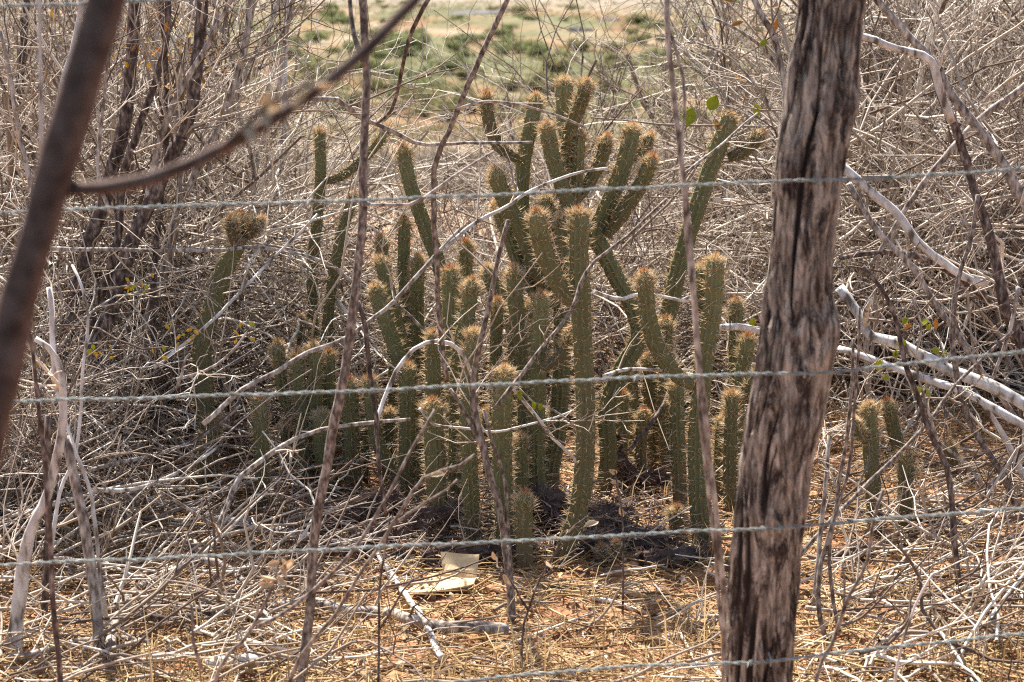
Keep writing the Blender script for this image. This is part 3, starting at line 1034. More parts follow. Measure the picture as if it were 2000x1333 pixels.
for a_, b_, w_, lb in fill:
    cactus('shaded cactus column ' + lb, [('s', [a_, ((a_[0] + b_[0]) / 2 + rnd.uniform(-6, 6), (a_[1] + b_[1]) / 2), b_], w_)])
# dead stems heaped at the foot
dead = [([(600, 1030), (660, 1005), (730, 990), (790, 985)], 44, 'dead black cactus stem lying left of the clump foot'),
        ([(690, 1060), (770, 1030), (850, 1010), (930, 1000)], 40, 'dead dark cactus stem lying under the broad front column'),
        ([(1000, 870), (1050, 845), (1110, 820), (1190, 790)], 40, 'dead dark cactus branch slanting behind the tallest column'),
        ([(1030, 960), (1100, 985), (1170, 1010), (1250, 1020)], 46, 'dead black cactus stem heaped behind the tallest column'),
        ([(1100, 1070), (1170, 1055), (1250, 1060), (1320, 1062)], 44, 'dead dark cactus stem on the ground right of the clump foot'),
        ([(1195, 850), (1205, 900), (1240, 935), (1310, 945)], 36, 'dead curved cactus limb resting right of the tallest column'),
        ([(830, 1085), (900, 1075), (980, 1085), (1060, 1095)], 36, 'dead dark cactus stem along the front of the clump'),
        ([(620, 1075), (680, 1070), (740, 1065)], 36, 'short dead cactus piece behind the fallen pole'),
        ([(1250, 1085), (1330, 1090), (1400, 1095)], 36, 'dead brown cactus stem before the double-topped cactus'),
        ([(1080, 1015), (1150, 1035), (1230, 1040)], 40, 'dead spiny cactus piece in the dark heap'),
        ([(1610, 1085), (1680, 1080), (1750, 1088)], 28, 'dead dark stem lying right of the post')]
for pts, wd, lb in dead:
    g0 = G(pts[0][0], max(p[1] for p in pts) + wd * .3)
    Yd = float(g0[1])
    path = px_path(pts, Yd)
    path[:, 1] += np.linspace(-.05, .05, len(path))
    t = thing('dead_cactus', lb, 'cactus', (path[0][0], path[0][1], float(H(path[0][0], path[0][1]))), 'dead cactus stems heaped at the clump foot')
    cactus_stem('stem', path, wd / 2 / FPX * Yd, t, np.array(t.location), dead=True, fuzz=1.1)
# black spiny debris among them
out = []
rnd.seed(3)
for i in range(3800):
    px, py = rnd.gauss(1010, 230), rnd.gauss(1030, 42)
    if py > 1112 or py < 900 or px > 1430:
        continue
    g0 = P(px, py, 1)
    Y = CAM_H / ((CAM_H - g0[2]))
    X = (px - 1000) / FPX * Y
    z = float(H(X, Y)) + rnd.random() ** 2 * .12
    a = rnd.uniform(0, 6.28)
    L = rnd.uniform(.012, .07)
    out.append(([(X, Y, z), (X + math.cos(a) * L, Y + math.sin(a) * L, z + rnd.uniform(-.3, .7) * L)], [rnd.uniform(.001, .004), .0007], rnd.random()))
obj('dead_spine_debris', tubes('debris', out, M['dead_spine'], 3), kind='stuff', label='dark mat of dead cactus spines under the clump', category='debris')

# ------------------------------------------------------------------ leaves


def leaf_mesh(mt, lng=1.0, curl=.10):
    V, F = [], []
    prof = [(0, .02), (.18, .3), (.42, .46), (.7, .36), (.9, .15), (1, .01)]
    for u, wv in prof:
        V += [(u * lng, wv / lng * .9, curl * 1.6 * wv + curl * .8 * u * u), (u * lng, 0, curl * u * u), (u * lng, -wv / lng * .9, curl * 2.2 * wv + curl * .8 * u * u)]
    for i in range(len(prof) - 1):
        for j in range(2):
            F.append((i * 3 + j, i * 3 + j + 1, i * 3 + j + 4, i * 3 + j + 3))
    V = np.array(V)
    th = V - np.array([0, 0, .012])
    F = np.array(F)
    return mesh_from('leaf', np.vstack([V, th]), np.vstack([F, F[:, ::-1] + len(V)]), mt)


M['leaf_yellow'] = mat('yellow_leaf', [(0.3, (0.42, 0.27, 0.03)), (0.7, (0.60, 0.44, 0.07))], scale=40, translucent=0.45, rough=0.5)
LM = {'y': leaf_mesh(M['leaf_yellow'], 1.3), 'g': leaf_mesh(M['leaf_green']), 'o': leaf_mesh(M['leaf_orange'], 1.5), 't': leaf_mesh(M['leaf_tan'], 1.35, .45)}


def leaf(parent, x, y, Y, wpx, kind, rot=None):
    p = P(x, y, Y) - np.array(parent.location)
    o = obj('leaf', LM[kind], parent)
    o.location = p
    s = wpx / FPX * Y
    o.scale = (s, s, s)
    o.rotation_euler = rot or (R(90) + rnd.gauss(0, .5), rnd.uniform(0, 6.28), rnd.gauss(0, .6))
    return o


# ------------------------------------------------------------------ traced stems, branches, logs


def woody(name, label, cat, limbs, mt='bark_grey', Y=None, Y1=None, twigs=0, tl=.35, group=None, root=False, jit=.0016, sides=9):
    """limbs: (part name, pixel path, w0 px, w1 px[, Y0, Y1]); each limb is a part with its own mesh"""
    first = limbs[0]
    Ya = first[4] if len(first) > 4 else Y
    if Ya is None:
        Ya = float(G(*first[1][0])[1])
    b = P(*first[1][0], Ya)
    org = np.array((b[0], b[1], float(H(b[0], b[1])) if root else b[2]))
    t = thing(name, label, cat, org, group)
    for li, lm in enumerate(limbs):
        pn, pts, w0, w1 = lm[:4]
        y0 = lm[4] if len(lm) > 4 else Ya
        y1 = lm[5] if len(lm) > 5 else (Y1 if Y1 is not None else y0)
        path = px_path(pts, y0, y1 - y0)
        if root and li == 0:
            lo = path[0].copy()
            lo[2] = float(H(lo[0], lo[1])) - .05
            if path[0][2] - lo[2] > .06:
                path = np.vstack([lo, path])
        L = np.linalg.norm(np.diff(path, axis=0), axis=1).sum()
        n_ = max(8, int(L / .035))
        q = spline(path, n_, jit, seed=int(abs(pts[0][0]) * 7 + abs(pts[-1][1])) + 1)
        yy = np.linspace(y0, y1, n_)
        rr = np.linspace(w0, w1, n_) / 2 / FPX * yy
        rr = rr * (1 + .16 * (vnoise(np.arange(n_) * .55 + pts[0][0], np.full(n_, pts[0][1] * .37)) - .5))
        mat_ = M[lm[6]] if len(lm) > 6 else M[mt]
        o = obj(pn, tubes(pn, [(q, rr, .5)], mat_, sides, cap=True, origin=org, rough=.2), t)
        if twigs:
            out_ = []
            for i in range(max(1, int(twigs * L))):
                j = rnd.randint(max(1, n_ // 6), n_ - 2)
                tn = nrm(q[j + 1] - q[j])
                v = nrm(np.cross(tn, np.array([rnd.gauss(0, 1), rnd.gauss(0, 1), rnd.gauss(0, 1)])))
                a = rnd.uniform(.5, 1.2)
                dd = tn * math.cos(a) + v * math.sin(a)
                grow(out_, tuple(q[j]), tuple(dd), tl * rnd.uniform(.4, 1.3), min(.0045, rr[j] * .5), 2, {2: 3, 1: 2}, wob=.2, k=6)
            obj('twigs', tubes('twigs', [(p, r, tt_) for _, p, r, tt_ in out_], M['twig'], 4, origin=org), o, kind='stuff')
    return t


# --- left: leaning dark trunks
woody('bare_tree', 'leaning dark-trunked bare tree at far left behind the blurred branch', 'tree',
      [('trunk', [(70, 860), (120, 690), (160, 520), (215, 350), (250, 190), (268, -60)], 33, 23)], 'bark_dark', Y=6.7, twigs=5, tl=.5, root=True)
t5 = woody('bare_tree', 'leaning grey-lit trunk with forked top and orange leaflets in left thicket', 'tree',
           [('trunk', [(170, 760), (215, 610), (255, 480), (325, 330), (375, 200), (400, -60)], 36, 22),
            ('branch', [(285, 400), (320, 250), (360, 165), (425, 50), (470, -40)], 15, 9, 6.6, 6.5, 'bark_grey')], 'bark_dark', Y=6.6, twigs=6, tl=.5, root=True)
woody('bare_tree', 'thin dark trunk between the two thick leaning ones', 'tree',
      [('trunk', [(150, 740), (185, 610), (230, 470), (245, 330), (320, 100), (330, -60)], 20, 12)], 'bark_dark', Y=6.65, twigs=5, tl=.45, root=True)
woody('bare_tree', 'dark upright trunk crossing behind the blurred branch fork', 'tree',
      [('trunk', [(300, 640), (305, 480), (320, 330), (325, 180), (310, -60)], 16, 10)], 'bark_dark', Y=6.8, twigs=5, tl=.45, root=True)
woody('bare_tree', 'pale upright stem left of the dark slender cactus', 'tree',
      [('trunk', [(520, 640), (535, 470), (550, 330), (556, 180), (560, -60)], 14, 9)], 'bark_white', Y=8.4, twigs=6, tl=.45, root=True)
woody('bare_tree', 'dark stem at the extreme left top corner', 'tree',
      [('trunk', [(5, 640), (20, 430), (35, 230), (50, 20), (55, -60)], 20, 14)], 'bark_dark', Y=8.2, twigs=7, tl=.45, root=True)
woody('bare_tree', 'grey curved stem rising right of the leaning trunks', 'tree',
      [('trunk', [(380, 640), (400, 420), (415, 300), (470, 160), (520, 60), (560, -40)], 13, 8)], 'bark_grey', Y=7.8, twigs=8, tl=.5, root=True)
woody('bare_tree', 'grey trunk leaning right through the left thicket, below the blurred branch', 'tree',
      [('trunk', [(255, 800), (290, 620), (330, 500), (352, 400), (420, 260), (470, 120), (500, -50)], 22, 12),
       ('branch', [(345, 430), (350, 330), (345, 200), (370, 60), (372, -40)], 12, 8)], 'bark_grey', Y=6.9, twigs=6, tl=.5, root=True)
woody('bare_tree', 'bleached crooked trunk at the left edge beside the blurred trunk', 'tree',
      [('trunk', [(60, 860), (40, 700), (60, 520), (95, 380), (110, 220), (150, 60), (165, -50)], 16, 10)], 'bark_white', Y=6.8, twigs=6, tl=.5, root=True)
woody('bare_tree', 'slim grey trunk forking just left of the dark slender cactus', 'tree',
      [('trunk', [(440, 760), (470, 600), (492, 460), (500, 330), (540, 190), (560, 60), (585, -50)], 14, 8),
       ('branch', [(500, 340), (470, 230), (455, 120), (420, 20)], 9, 6)], 'bark_grey', Y=7.2, twigs=7, tl=.45, root=True)
woody('leaning_branch', 'long pale diagonal branch running up through the left thicket', 'branch',
      [('branch', [(230, 360), (320, 300), (390, 240), (450, 195), (520, 110), (580, 20)], 10, 6)], 'bark_grey', Y=7.2, twigs=7, tl=.4)
for i in range(150):
    leaf(t5, rnd.gauss(325, 70), rnd.gauss(95, 55), 6.9 + rnd.uniform(-.3, .3), rnd.uniform(7, 15), rnd.choice('ooy'), (rnd.uniform(-.6, .6), rnd.uniform(.3, 1.3), rnd.uniform(0, 6.28)))

# --- left: pale forked shrub near the fence
woody('pale_shrub', 'pale bleached forked shrub at lower left before the thicket', 'shrub',
      [('stem', [(24, 1292), (40, 1140), (60, 1040), (95, 960), (118, 860), (124, 770), (108, 695), (68, 660)], 34, 11),
       ('stem', [(200, 1330), (188, 1200), (172, 1070), (146, 940), (128, 850)], 26, 18, 5.06, 5.14, 'bark_grey'),
       ('stem', [(206, 1210), (190, 1060), (178, 970), (150, 890), (120, 800), (98, 720)], 10, 6, 5.1, 5.2),
       ('stem', [(100, 1080), (118, 960), (150, 880), (160, 740), (172, 640), (160, 560), (140, 520)], 9, 5, 5.2, 5.4),
       ('stem', [(110, 760), (100, 640), (96, 560)], 12, 10, 5.15, 5.2)], 'bark_white', twigs=3, tl=.3, root=True)
woody('thin_sapling', 'dark blurred thin stem in front of pale forked shrub', 'sapling',
      [('stem', [(118, 1345), (104, 1180), (95, 1030), (86, 900), (62, 690), (40, 560)], 14, 7)], 'bark_dark', Y=4.3, root=True)
woody('thin_sapling', 'purplish dark upright stem just behind the pale forked shrub', 'sapling',
      [('stem', [(78, 1250), (92, 1100), (96, 960), (94, 810)], 17, 12)], 'bark_dark', Y=5.3, root=True)
woody('thin_sapling', 'pale upright blurred rod at the upper left corner', 'sapling',
      [('stem', [(82, 320), (80, 160), (75, -40)], 8, 7)], 'bark_white', Y=3.4)
woody('thin_sapling', 'pale slanting stem at the left edge behind the blurred trunk', 'sapling',
      [('stem', [(70, 400), (40, 280), (20, 150), (0, 60)], 11, 7), ('stem', [(215, 420), (190, 330), (205, 180), (215, 60)], 8, 6, 6.2, 6.2)], 'bark_grey', Y=6.2, twigs=6)

# --- sticks across the left and centre
sticks = [
    ('long dark stick slanting up from the leftmost cactus to the twin tips', [(397, 829), (472, 765), (540, 727), (600, 690), (675, 660), (757, 600), (810, 544), (860, 490), (905, 445)], 11, 8, 5.9, 'bark_grey', 2),
    ('thick pale stick slanting across the lower left cacti to the sapling', [(425, 1030), (445, 985), (469, 934), (544, 877), (600, 850), (660, 834), (730, 826), (802, 819)], 13, 7, 5.7, 'bark_grey', 3),
    ('arching white branch looping over the middle wire', [(735, 830), (742, 799), (769, 735), (810, 682), (855, 666), (892, 679), (915, 720), (930, 770), (930, 820)], 9, 7, 5.5, 'bark_white', 2),
    ('tan thin stick slanting down left from the tallest cactus', [(967, 800), (1039, 705), (1114, 611), (1147, 529), (1237, 450), (1300, 390)], 9, 6, 5.5, 'bark_red', 2),
    ('long grey branch bowed across the left thicket above centre', [(100, 487), (300, 489), (430, 488), (500, 482), (580, 497), (650, 520), (690, 550), (780, 600), (830, 650)], 9, 6, 6.4, 'bark_grey', 4),
    ('pale stick slanting from thicket towards the crested cactus', [(300, 720), (400, 640), (470, 570), (540, 500), (620, 420)], 8, 5, 6.3, 'bark_white', 4),
    ('curved grey stick under the middle wire at left', [(170, 920), (250, 900), (330, 880), (400, 850), (470, 790)], 10, 6, 6.0, 'bark_grey', 4),
    ('pale bundle-like stick low in the left thicket', [(180, 960), (260, 955), (310, 940), (380, 905), (430, 870)], 10, 5, 5.8, 'bark_white', 4),
    ('slanting grey stick left of the lone short cactus', [(310, 960), (360, 990), (420, 1030), (470, 1080), (530, 1140)], 7, 5, 5.5, 'bark_grey', 2),
    ('pale branch reaching right over the leaning cactus', [(610, 193), (660, 195), (700, 228), (770, 258), (815, 280), (900, 280), (1040, 278)], 11, 5, 5.8, 'bark_grey', 3),
    ('white branch forking between leaning cactus and tall clump', [(870, 485), (930, 435), (990, 405), (1040, 372), (1110, 343), (1185, 328)], 9, 5, 5.8, 'bark_white', 4),
    ('thin dark branch hanging at top centre left', [(842, -10), (800, 70), (782, 150), (765, 210), (735, 240)], 9, 6, 5.4, 'bark_dark', 2),
    ('pale twisted twig right of the tallest cactus', [(1160, 570), (1210, 585), (1250, 575), (1300, 580), (1345, 590)], 9, 6, 6.0, 'bark_white', 4),
    ('pale branch just above the middle wire right of tallest cactus', [(1180, 735), (1215, 722), (1290, 724), (1350, 725)], 9, 6, 5.8, 'bark_white', 3),
    ('grey stick slanting down from middle wire to the tall column', [(1000, 755), (1040, 805), (1080, 855), (1120, 895), (1122, 920)], 8, 6, 5.6, 'bark_white', 2),
    ('thin pale stick crossing left column tips to arching branch', [(820, 800), (850, 830), (900, 835), (960, 845), (1010, 835), (1090, 815), (1125, 800)], 6, 4, 5.6, 'bark_white', 3),
    ('pale stick running right from the double-topped cactus behind the post', [(1400, 640), (1450, 640), (1500, 650), (1600, 650)], 16, 12, 6.6, 'bark_white', 3),
    ('bent pale branch in thicket left of the post', [(1350, 370), (1385, 390), (1450, 395), (1520, 420), (1580, 440)], 10, 7, 7.2, 'bark_white', 5),
    ('grey branch crossing the leaning cactus tip beside the post', [(1330, 345), (1400, 290), (1440, 255), (1480, 220)], 6, 4, 6.4, 'bark_grey', 3),
    ('dark shaded limb leaning behind the forked cactus', [(1230, 880), (1290, 800), (1320, 740), (1400, 690)], 10, 6, 6.4, 'bark_dark', 4),
]
for lb, pts, w0, w1, Yd, mt_, tw in sticks:
    woody('dead_branch', lb, 'branch', [('branch', pts, w0, w1, Yd, Yd + .25)], mt_, twigs=tw, tl=.28, group='dead branches crossing the cacti')

# --- saplings and vines
t6 = woody('slender_sapling', 'tall slender dark sapling rising through the whole view left of centre', 'sapling',
           [('stem', [(585, 1345), (603, 1200), (618, 1010), (648, 860), (682, 660), (703, 470), (711, 300), (715, 140), (703, -60)], 22, 15),
            ('branch', [(708, 400), (760, 400), (814, 392), (892, 338), (964, 296)], 8, 5, 4.75, 4.9, 'bark_grey'),
            ('branch', [(712, 130), (690, 60), (680, -20)], 12, 8, 4.75, 4.8, 'bark_red')], 'bark_red', Y=4.7, Y1=4.8, root=True)
woody('slender_sapling', 'forked brown sapling in front of the clump, foot on the straw', 'sapling',
      [('stem', [(1003, 1225), (996, 1130), (978, 1010), (950, 900), (932, 830), (924, 770), (935, 690), (958, 580), (978, 480), (990, 430)], 19, 8),
       ('stem', [(998, 1150), (992, 1010), (985, 930), (962, 860), (945, 800)], 10, 6),
       ('branch', [(945, 880), (930, 850), (905, 800), (880, 760)], 12, 7)], 'bark_red', twigs=1, root=True)
woody('hanging_vine', 'long dark hooked vine hanging from the top centre past the leaning cactus', 'vine',
      [('stem', [(1000, -20), (960, 70), (912, 170), (885, 235), (852, 315), (846, 390), (852, 470), (856, 560), (860, 660), (872, 745)], 11, 11),
       ('branch', [(890, 216), (945, 201), (1012, 204), (1080, 224), (1145, 248)], 6, 4, 5.3, 5.35, 'bark_grey')], 'bark_red', Y=5.3, Y1=5.5)
woody('hanging_vine', 'thin dark crooked stem left of centre below the bowed branch', 'vine',
      [('stem', [(700, 590), (715, 640), (722, 720), (732, 800), (738, 880), (745, 960), (755, 1010)], 10, 8)], 'bark_dark', Y=5.4)
woody('thin_sapling', 'thin blurred twisted stem running top to bottom left of the post', 'sapling',
      [('stem', [(1425, 1345), (1405, 1080), (1386, 900), (1366, 720), (1350, 520), (1334, 340), (1314, 190), (1298, -40)], 14, 10),
       ('stem', [(1415, 1345), (1398, 1080), (1372, 860), (1362, 700), (1352, 560), (1338, 430), (1330, 300), (1335, 180), (1300, 40)], 8, 6)], 'bark_grey', Y=4.1, root=True)

# --- blurred twigs close to the fence at the bottom
t20 = woody('foreground_twig', 'blurred forked twig with tan dead leaves at lower left', 'twig',
            [('stem', [(415, 1345), (487, 1238), (530, 1150), (548, 1090)], 12, 6), ('branch', [(500, 1225), (577, 1182), (697, 1065), (795, 893), (850, 800)], 9, 5, 4.0, 4.1),
             ('branch', [(395, 1310), (380, 1260), (375, 1180)], 8, 5)], 'bark_red', Y=4.0, root=True)
for a in ((546, 1098, 24), (548, 1112, 28), (542, 1124, 22), (535, 1142, 24), (550, 1090, 20), (540, 1132, 26), (546, 1104, 22)):
    leaf(t20, a[0], a[1], 3.98, a[2], 't')
t21 = woody('foreground_twig', 'blurred tan twig slanting up to the brown-based cactus', 'twig',
            [('stem', [(560, 1345), (660, 1193), (780, 1002), (829, 934), (907, 908), (926, 889)], 11, 6), ('branch', [(760, 1030), (800, 1000), (870, 960), (893, 938)], 6, 4)], 'bark_red', Y=4.1, root=True)
leaf(t21, 840, 930, 4.08, 22, 't')
t22 = woody('foreground_twig', 'blurred thin twig with tan leaves right of the tan twig', 'twig',
            [('stem', [(740, 1345), (741, 1200), (750, 1100), (760, 1010)], 6, 4), ('branch', [(741, 1230), (800, 1140), (850, 1110), (870, 1080)], 5, 3)], 'bark_dark', Y=4.7, root=True)
t23 = woody('foreground_twig', 'thin dark twig with curled leaves in front of tallest column', 'twig',
            [('stem', [(1018, 1345), (1022, 1230), (1035, 1180), (1050, 1140), (1075, 1100), (1110, 1040), (1150, 1010)], 6, 4), ('branch', [(1030, 1190), (1005, 1150), (980, 1110)], 5, 3)], 'bark_dark', Y=4.8, root=True)
for a in ((1140, 1030, 26), (1080, 1110, 18), (1000, 1145, 22), (968, 1095, 16)):
    leaf(t23, a[0], a[1], 4.78, a[2], 't')
t24 = woody('foreground_twig', 'blurred pinkish forked twig right of the post foot', 'twig',
            [('stem', [(1590, 1345), (1630, 1245), (1656, 1170), (1694, 1103), (1705, 1020), (1727, 957)], 10, 7), ('branch', [(1640, 1230), (1650, 1150), (1645, 1100)], 6, 4)], 'bark_red', Y=4.0, root=True)
woody('foreground_twig', 'pale blurred twig standing at lower right between the bottom wires', 'twig',
      [('stem', [(1746, 1340), (1760, 1260), (1775, 1220), (1800, 1160), (1822, 1120)], 9, 5)], 'bark_white', Y=4.2, root=True)
t25 = woody('foreground_twig', 'dark spindly twig with papery leaves beside the golden balls', 'twig',
            [('stem', [(1215, 1200), (1218, 1080), (1214, 1000), (1200, 920)], 5, 3)], 'bark_dark', twigs=2, tl=.12, root=True)
for a in ((1205, 925, 20), (1212, 940, 16), (1218, 1010, 18), (1212, 980, 14)):
    leaf(t25, a[0], a[1], 5.5, a[2], 't')

# --- right of the post
woody('fallen_log', 'big bleached fallen log lying behind the post on the right', 'log',
      [('trunk', [(1640, 560), (1675, 611), (1696, 655), (1750, 671), (1806, 697), (1862, 727), (1937, 754), (2010, 795), (2060, 830)], 20, 28),
       ('branch', [(1694, 655), (1690, 610), (1700, 590)], 16, 8)], 'bark_white', Y=6.4, Y1=6.1, twigs=1)
woody('fallen_log', 'second bleached fallen log just under the big one', 'log',
      [('trunk', [(1640, 680), (1669, 690), (1750, 720), (1825, 746), (1881, 764), (1960, 808), (2040, 850)], 13, 19)], 'bark_white', Y=6.3, Y1=6.0, twigs=1)
t_r2 = woody('bare_tree', 'crooked tree with white upper limb bending down to dark trunk at far right', 'tree',
             [('trunk', [(2040, 790), (2000, 683), (1967, 611), (1952, 544), (1930, 450), (1902, 370), (1885, 307), (1862, 240), (1836, 187), (1817, 118)], 26, 14, 6.5, 6.5, 'bark_dark'),
              ('branch', [(1860, 235), (1840, 190), (1817, 118), (1750, 97), (1707, 79), (1640, 60)], 18, 14, 6.49, 6.4, 'bark_white'),
              ('branch', [(1818, 116), (1822, 80), (1830, 50)], 6, 4, 6.5, 6.5, 'bark_grey')], 'bark_dark', Y=6.5, twigs=3, tl=.3)
woody('bare_tree', 'grey-streaked limb slanting down right beside the white-limbed tree', 'tree',
      [('trunk', [(2060, 480), (2000, 394), (1956, 315), (1915, 259), (1862, 195), (1825, 124), (1769, 64), (1700, -20)], 24, 14)], 'bark_grey', Y=6.6, twigs=3)
woody('leaning_branch', 'white branch with dark bands leaning out from behind the post', 'branch',
      [('branch', [(1640, 320), (1682, 360), (1716, 390), (1757, 424), (1787, 469), (1825, 502), (1870, 532), (1925, 556)], 20, 16)], 'bark_white', Y=6.5, twigs=1)
woody('leaning_branch', 'dark arched branch right of the post', 'branch',
      [('branch', [(1640, 505), (1667, 499), (1724, 493), (1787, 499), (1832, 517), (1881, 547), (1925, 580)], 9, 17)], 'bark_dark', Y=6.7, twigs=3)
woody('leaning_branch', 'brown branch slanting from right edge to upper right centre', 'branch',
      [('branch', [(2020, 155), (1907, 240), (1825, 330), (1780, 390), (1750, 440), (1700, 520)], 15, 9)], 'bark_grey', Y=6.7, twigs=3)
woody('leaning_branch', 'straight pale stick falling right past the arched branch', 'branch',
      [('branch', [(1660, 360), (1712, 450), (1780, 521), (1825, 592), (1866, 649), (1900, 705), (1956, 776), (2020, 870)], 12, 12)], 'bark_grey', Y=6.4, twigs=2)
woody('thin_sapling', 'dark slender stem with green leaves right of the post', 'sapling',
      [('stem', [(1876, 1170), (1870, 1100), (1860, 1010), (1850, 915), (1820, 850), (1797, 787), (1770, 715), (1752, 630), (1727, 574), (1686, 521)], 15, 8)], 'bark_dark', twigs=1, root=True)
woody('thin_sapling', 'brown stem curving up through the right side below the dark trunk', 'sapling',
      [('stem', [(1990, 1000), (1956, 926), (1915, 862), (1885, 799), (1866, 712), (1862, 611), (1876, 536), (1902, 450), (1910, 380)], 15, 8)], 'bark_red', Y=6.1, twigs=2)
t_g = woody('thin_sapling', 'thin twig bearing yellow-green leaves below the fallen white log', 'sapling',
            [('stem', [(1830, 860), (1800, 770), (1790, 700), (1800, 640), (1780, 580)], 6, 4), ('branch', [(1792, 700), (1755, 650), (1720, 610)], 4, 3), ('branch', [(1795, 720), (1740, 700), (1700, 715)], 4, 3)], 'bark_grey', Y=5.8, twigs=2)
for (x, y, s_, k_) in ((1762, 632, 16, 'g'), (1800, 630, 14, 'g'), (1815, 645, 16, 'g'), (1770, 668, 18, 'g'), (1745, 690, 18, 'g'), (1752, 702, 16, 'g'), (1715, 725, 20, 'g'), (1722, 735, 14, 'g'),
                       (1800, 760, 18, 'g'), (1808, 770, 20, 'g'), (1820, 635, 12, 'g'), (1850, 685, 12, 'g'), (1822, 680, 14, 'g'), (1780, 632, 12, 'o'), (1828, 645, 14, 'o'), (1655, 520, 14, 'g')):
    leaf(t_g, x, y, 5.75, s_ * 1.2, k_)
woody('leaning_branch', 'long straight stick leaning from the ground right of post to upper right', 'branch',
      [('branch', [(1560, 1085), (1637, 1002), (1694, 945), (1761, 881), (1817, 821), (1862, 757), (1930, 690), (2020, 610)], 10, 6)], 'bark_red', Y=5.6, Y1=6.0, twigs=1)
woody('thin_sapling', 'curved brown stems at the right foot of the post', 'sapling',
      [('stem', [(1618, 1262), (1602, 1197), (1601, 1118), (1622, 1035), (1632, 990), (1640, 935), (1654, 860), (1665, 760), (1668, 660)], 11, 6),
       ('stem', [(1640, 1235), (1625, 1150), (1620, 1080), (1632, 1000), (1660, 900), (1672, 760), (1680, 600)], 9, 5),
       ('stem', [(1588, 1200), (1600, 1080), (1612, 940), (1620, 850)], 12, 8, 5.4, 5.5, 'bark_grey')], 'bark_red', twigs=2, tl=.2, root=True)
woody('leaning_branch', 'white stick rising to the right at the lower right corner', 'branch',
      [('branch', [(1840, 1330), (1851, 1313), (1900, 1249), (1956, 1178), (2020, 1100)], 10, 7)], 'bark_white', Y=5.0, Y1=5.2, twigs=1)
woody('leaning_branch', 'pale thin stick crossing the open ground right of the post', 'branch',
      [('branch', [(1575, 1185), (1700, 1205), (1790, 1225), (1880, 1240), (2010, 1230)], 8, 5)], 'bark_grey', Y=5.2, Y1=5.25, twigs=2)
for i, (x0, y0, x1, y1, w_) in enumerate(((1990, 560, 1930, 760, 9), (2010, 880, 1850, 1010, 8), (1940, 980, 1830, 860, 9), (2010, 960, 1900, 760, 14), (1960, 1080, 1880, 900, 10), (2020, 700, 1960, 980, 8))):
    woody('leaning_branch', ['short stick leaning under the dark trunk at right edge', 'thin stick slanting low at the right edge', 'grey stick crossing the brown curving stem low down', 'thick pale stick leaning at the right edge below the logs',
                             'pale stick leaning in the right lower thicket', 'thin steep stick at the right edge below the logs'][i], 'branch',
          [('branch', [(x0, y0), ((x0 + x1) / 2 + 8, (y0 + y1) / 2 - 4), (x1, y1)], w_, w_ * .7)], ['bark_grey', 'bark_white'][i % 2], Y=6.3, twigs=3)
# upper stems behind the post's left side
t_l = woody('bare_tree', 'bare forked tree behind the top left side of the fence post, few yellow leaves', 'tree',
            [('trunk', [(1545, 600), (1540, 400), (1536, 250), (1530, 150), (1510, 67), (1487, 30), (1462, -40)], 18, 12),
             ('branch', [(1532, 150), (1490, 95), (1440, 58), (1395, 36)], 9, 5), ('branch', [(1536, 160), (1556, 70), (1572, -30)], 12, 9), ('branch', [(1535, 250), (1480, 170), (1420, 110), (1360, 85)], 6, 4),
             ('branch', [(1538, 320), (1490, 250), (1430, 210), (1380, 205)], 5, 3)], 'bark_grey', Y=7.0, twigs=5, tl=.35, root=True)
for (x, y, s_, k_) in ((1342, 246, 30, 'g'), (1385, 216, 26, 'g'), (1398, 232, 18, 'o'), (1452, 190, 20, 'o'), (1475, 203, 22, 'g'), (1430, 145, 18, 'o'), (1434, 4, 16, 'o'), (1512, 60, 14, 'o'), (1498, 80, 14, 'g'), (1428, 50, 14, 'o'), (1380, 290, 12, 'g'), (1505, 16, 10, 'o')):
    leaf(t_l, x, y, 6.9, s_ * 1.25, k_)
t_c = woody('thin_sapling', 'thin twig with yellow-green leaves just under the middle wire at centre', 'sapling',
            [('stem', [(1120, 830), (1080, 800), (1045, 785), (1015, 760)], 5, 3)], 'bark_grey', Y=5.6)
for (x, y, s_) in ((1015, 762, 20), (1040, 786, 18), (1058, 788, 16), (1022, 766, 14)):
    leaf(t_c, x, y, 5.58, s_, 'g')
t_y = woody('thin_sapling', 'yellow-leaved drooping twigs low in the left thicket', 'sapling',
            [('stem', [(345, 740), (400, 725), (450, 690), (490, 640), (500, 630)], 7, 4), ('stem', [(150, 745), (200, 730), (230, 710)], 6, 4), ('stem', [(345, 760), (365, 700), (372, 690)], 6, 5)], 'bark_grey', Y=5.9, twigs=4)
for i in range(48):
    cx, cy = rnd.choice([(360, 645), (485, 648), (75, 715), (190, 690), (340, 680), (270, 560)])
    leaf(t_y, rnd.gauss(cx, 16), rnd.gauss(cy, 10), 5.85 + rnd.uniform(-.1, .1), rnd.uniform(7, 13), rnd.choice('yyyg'))
leaf(t_l, 1468, 636, 6.0, 16, 'g')

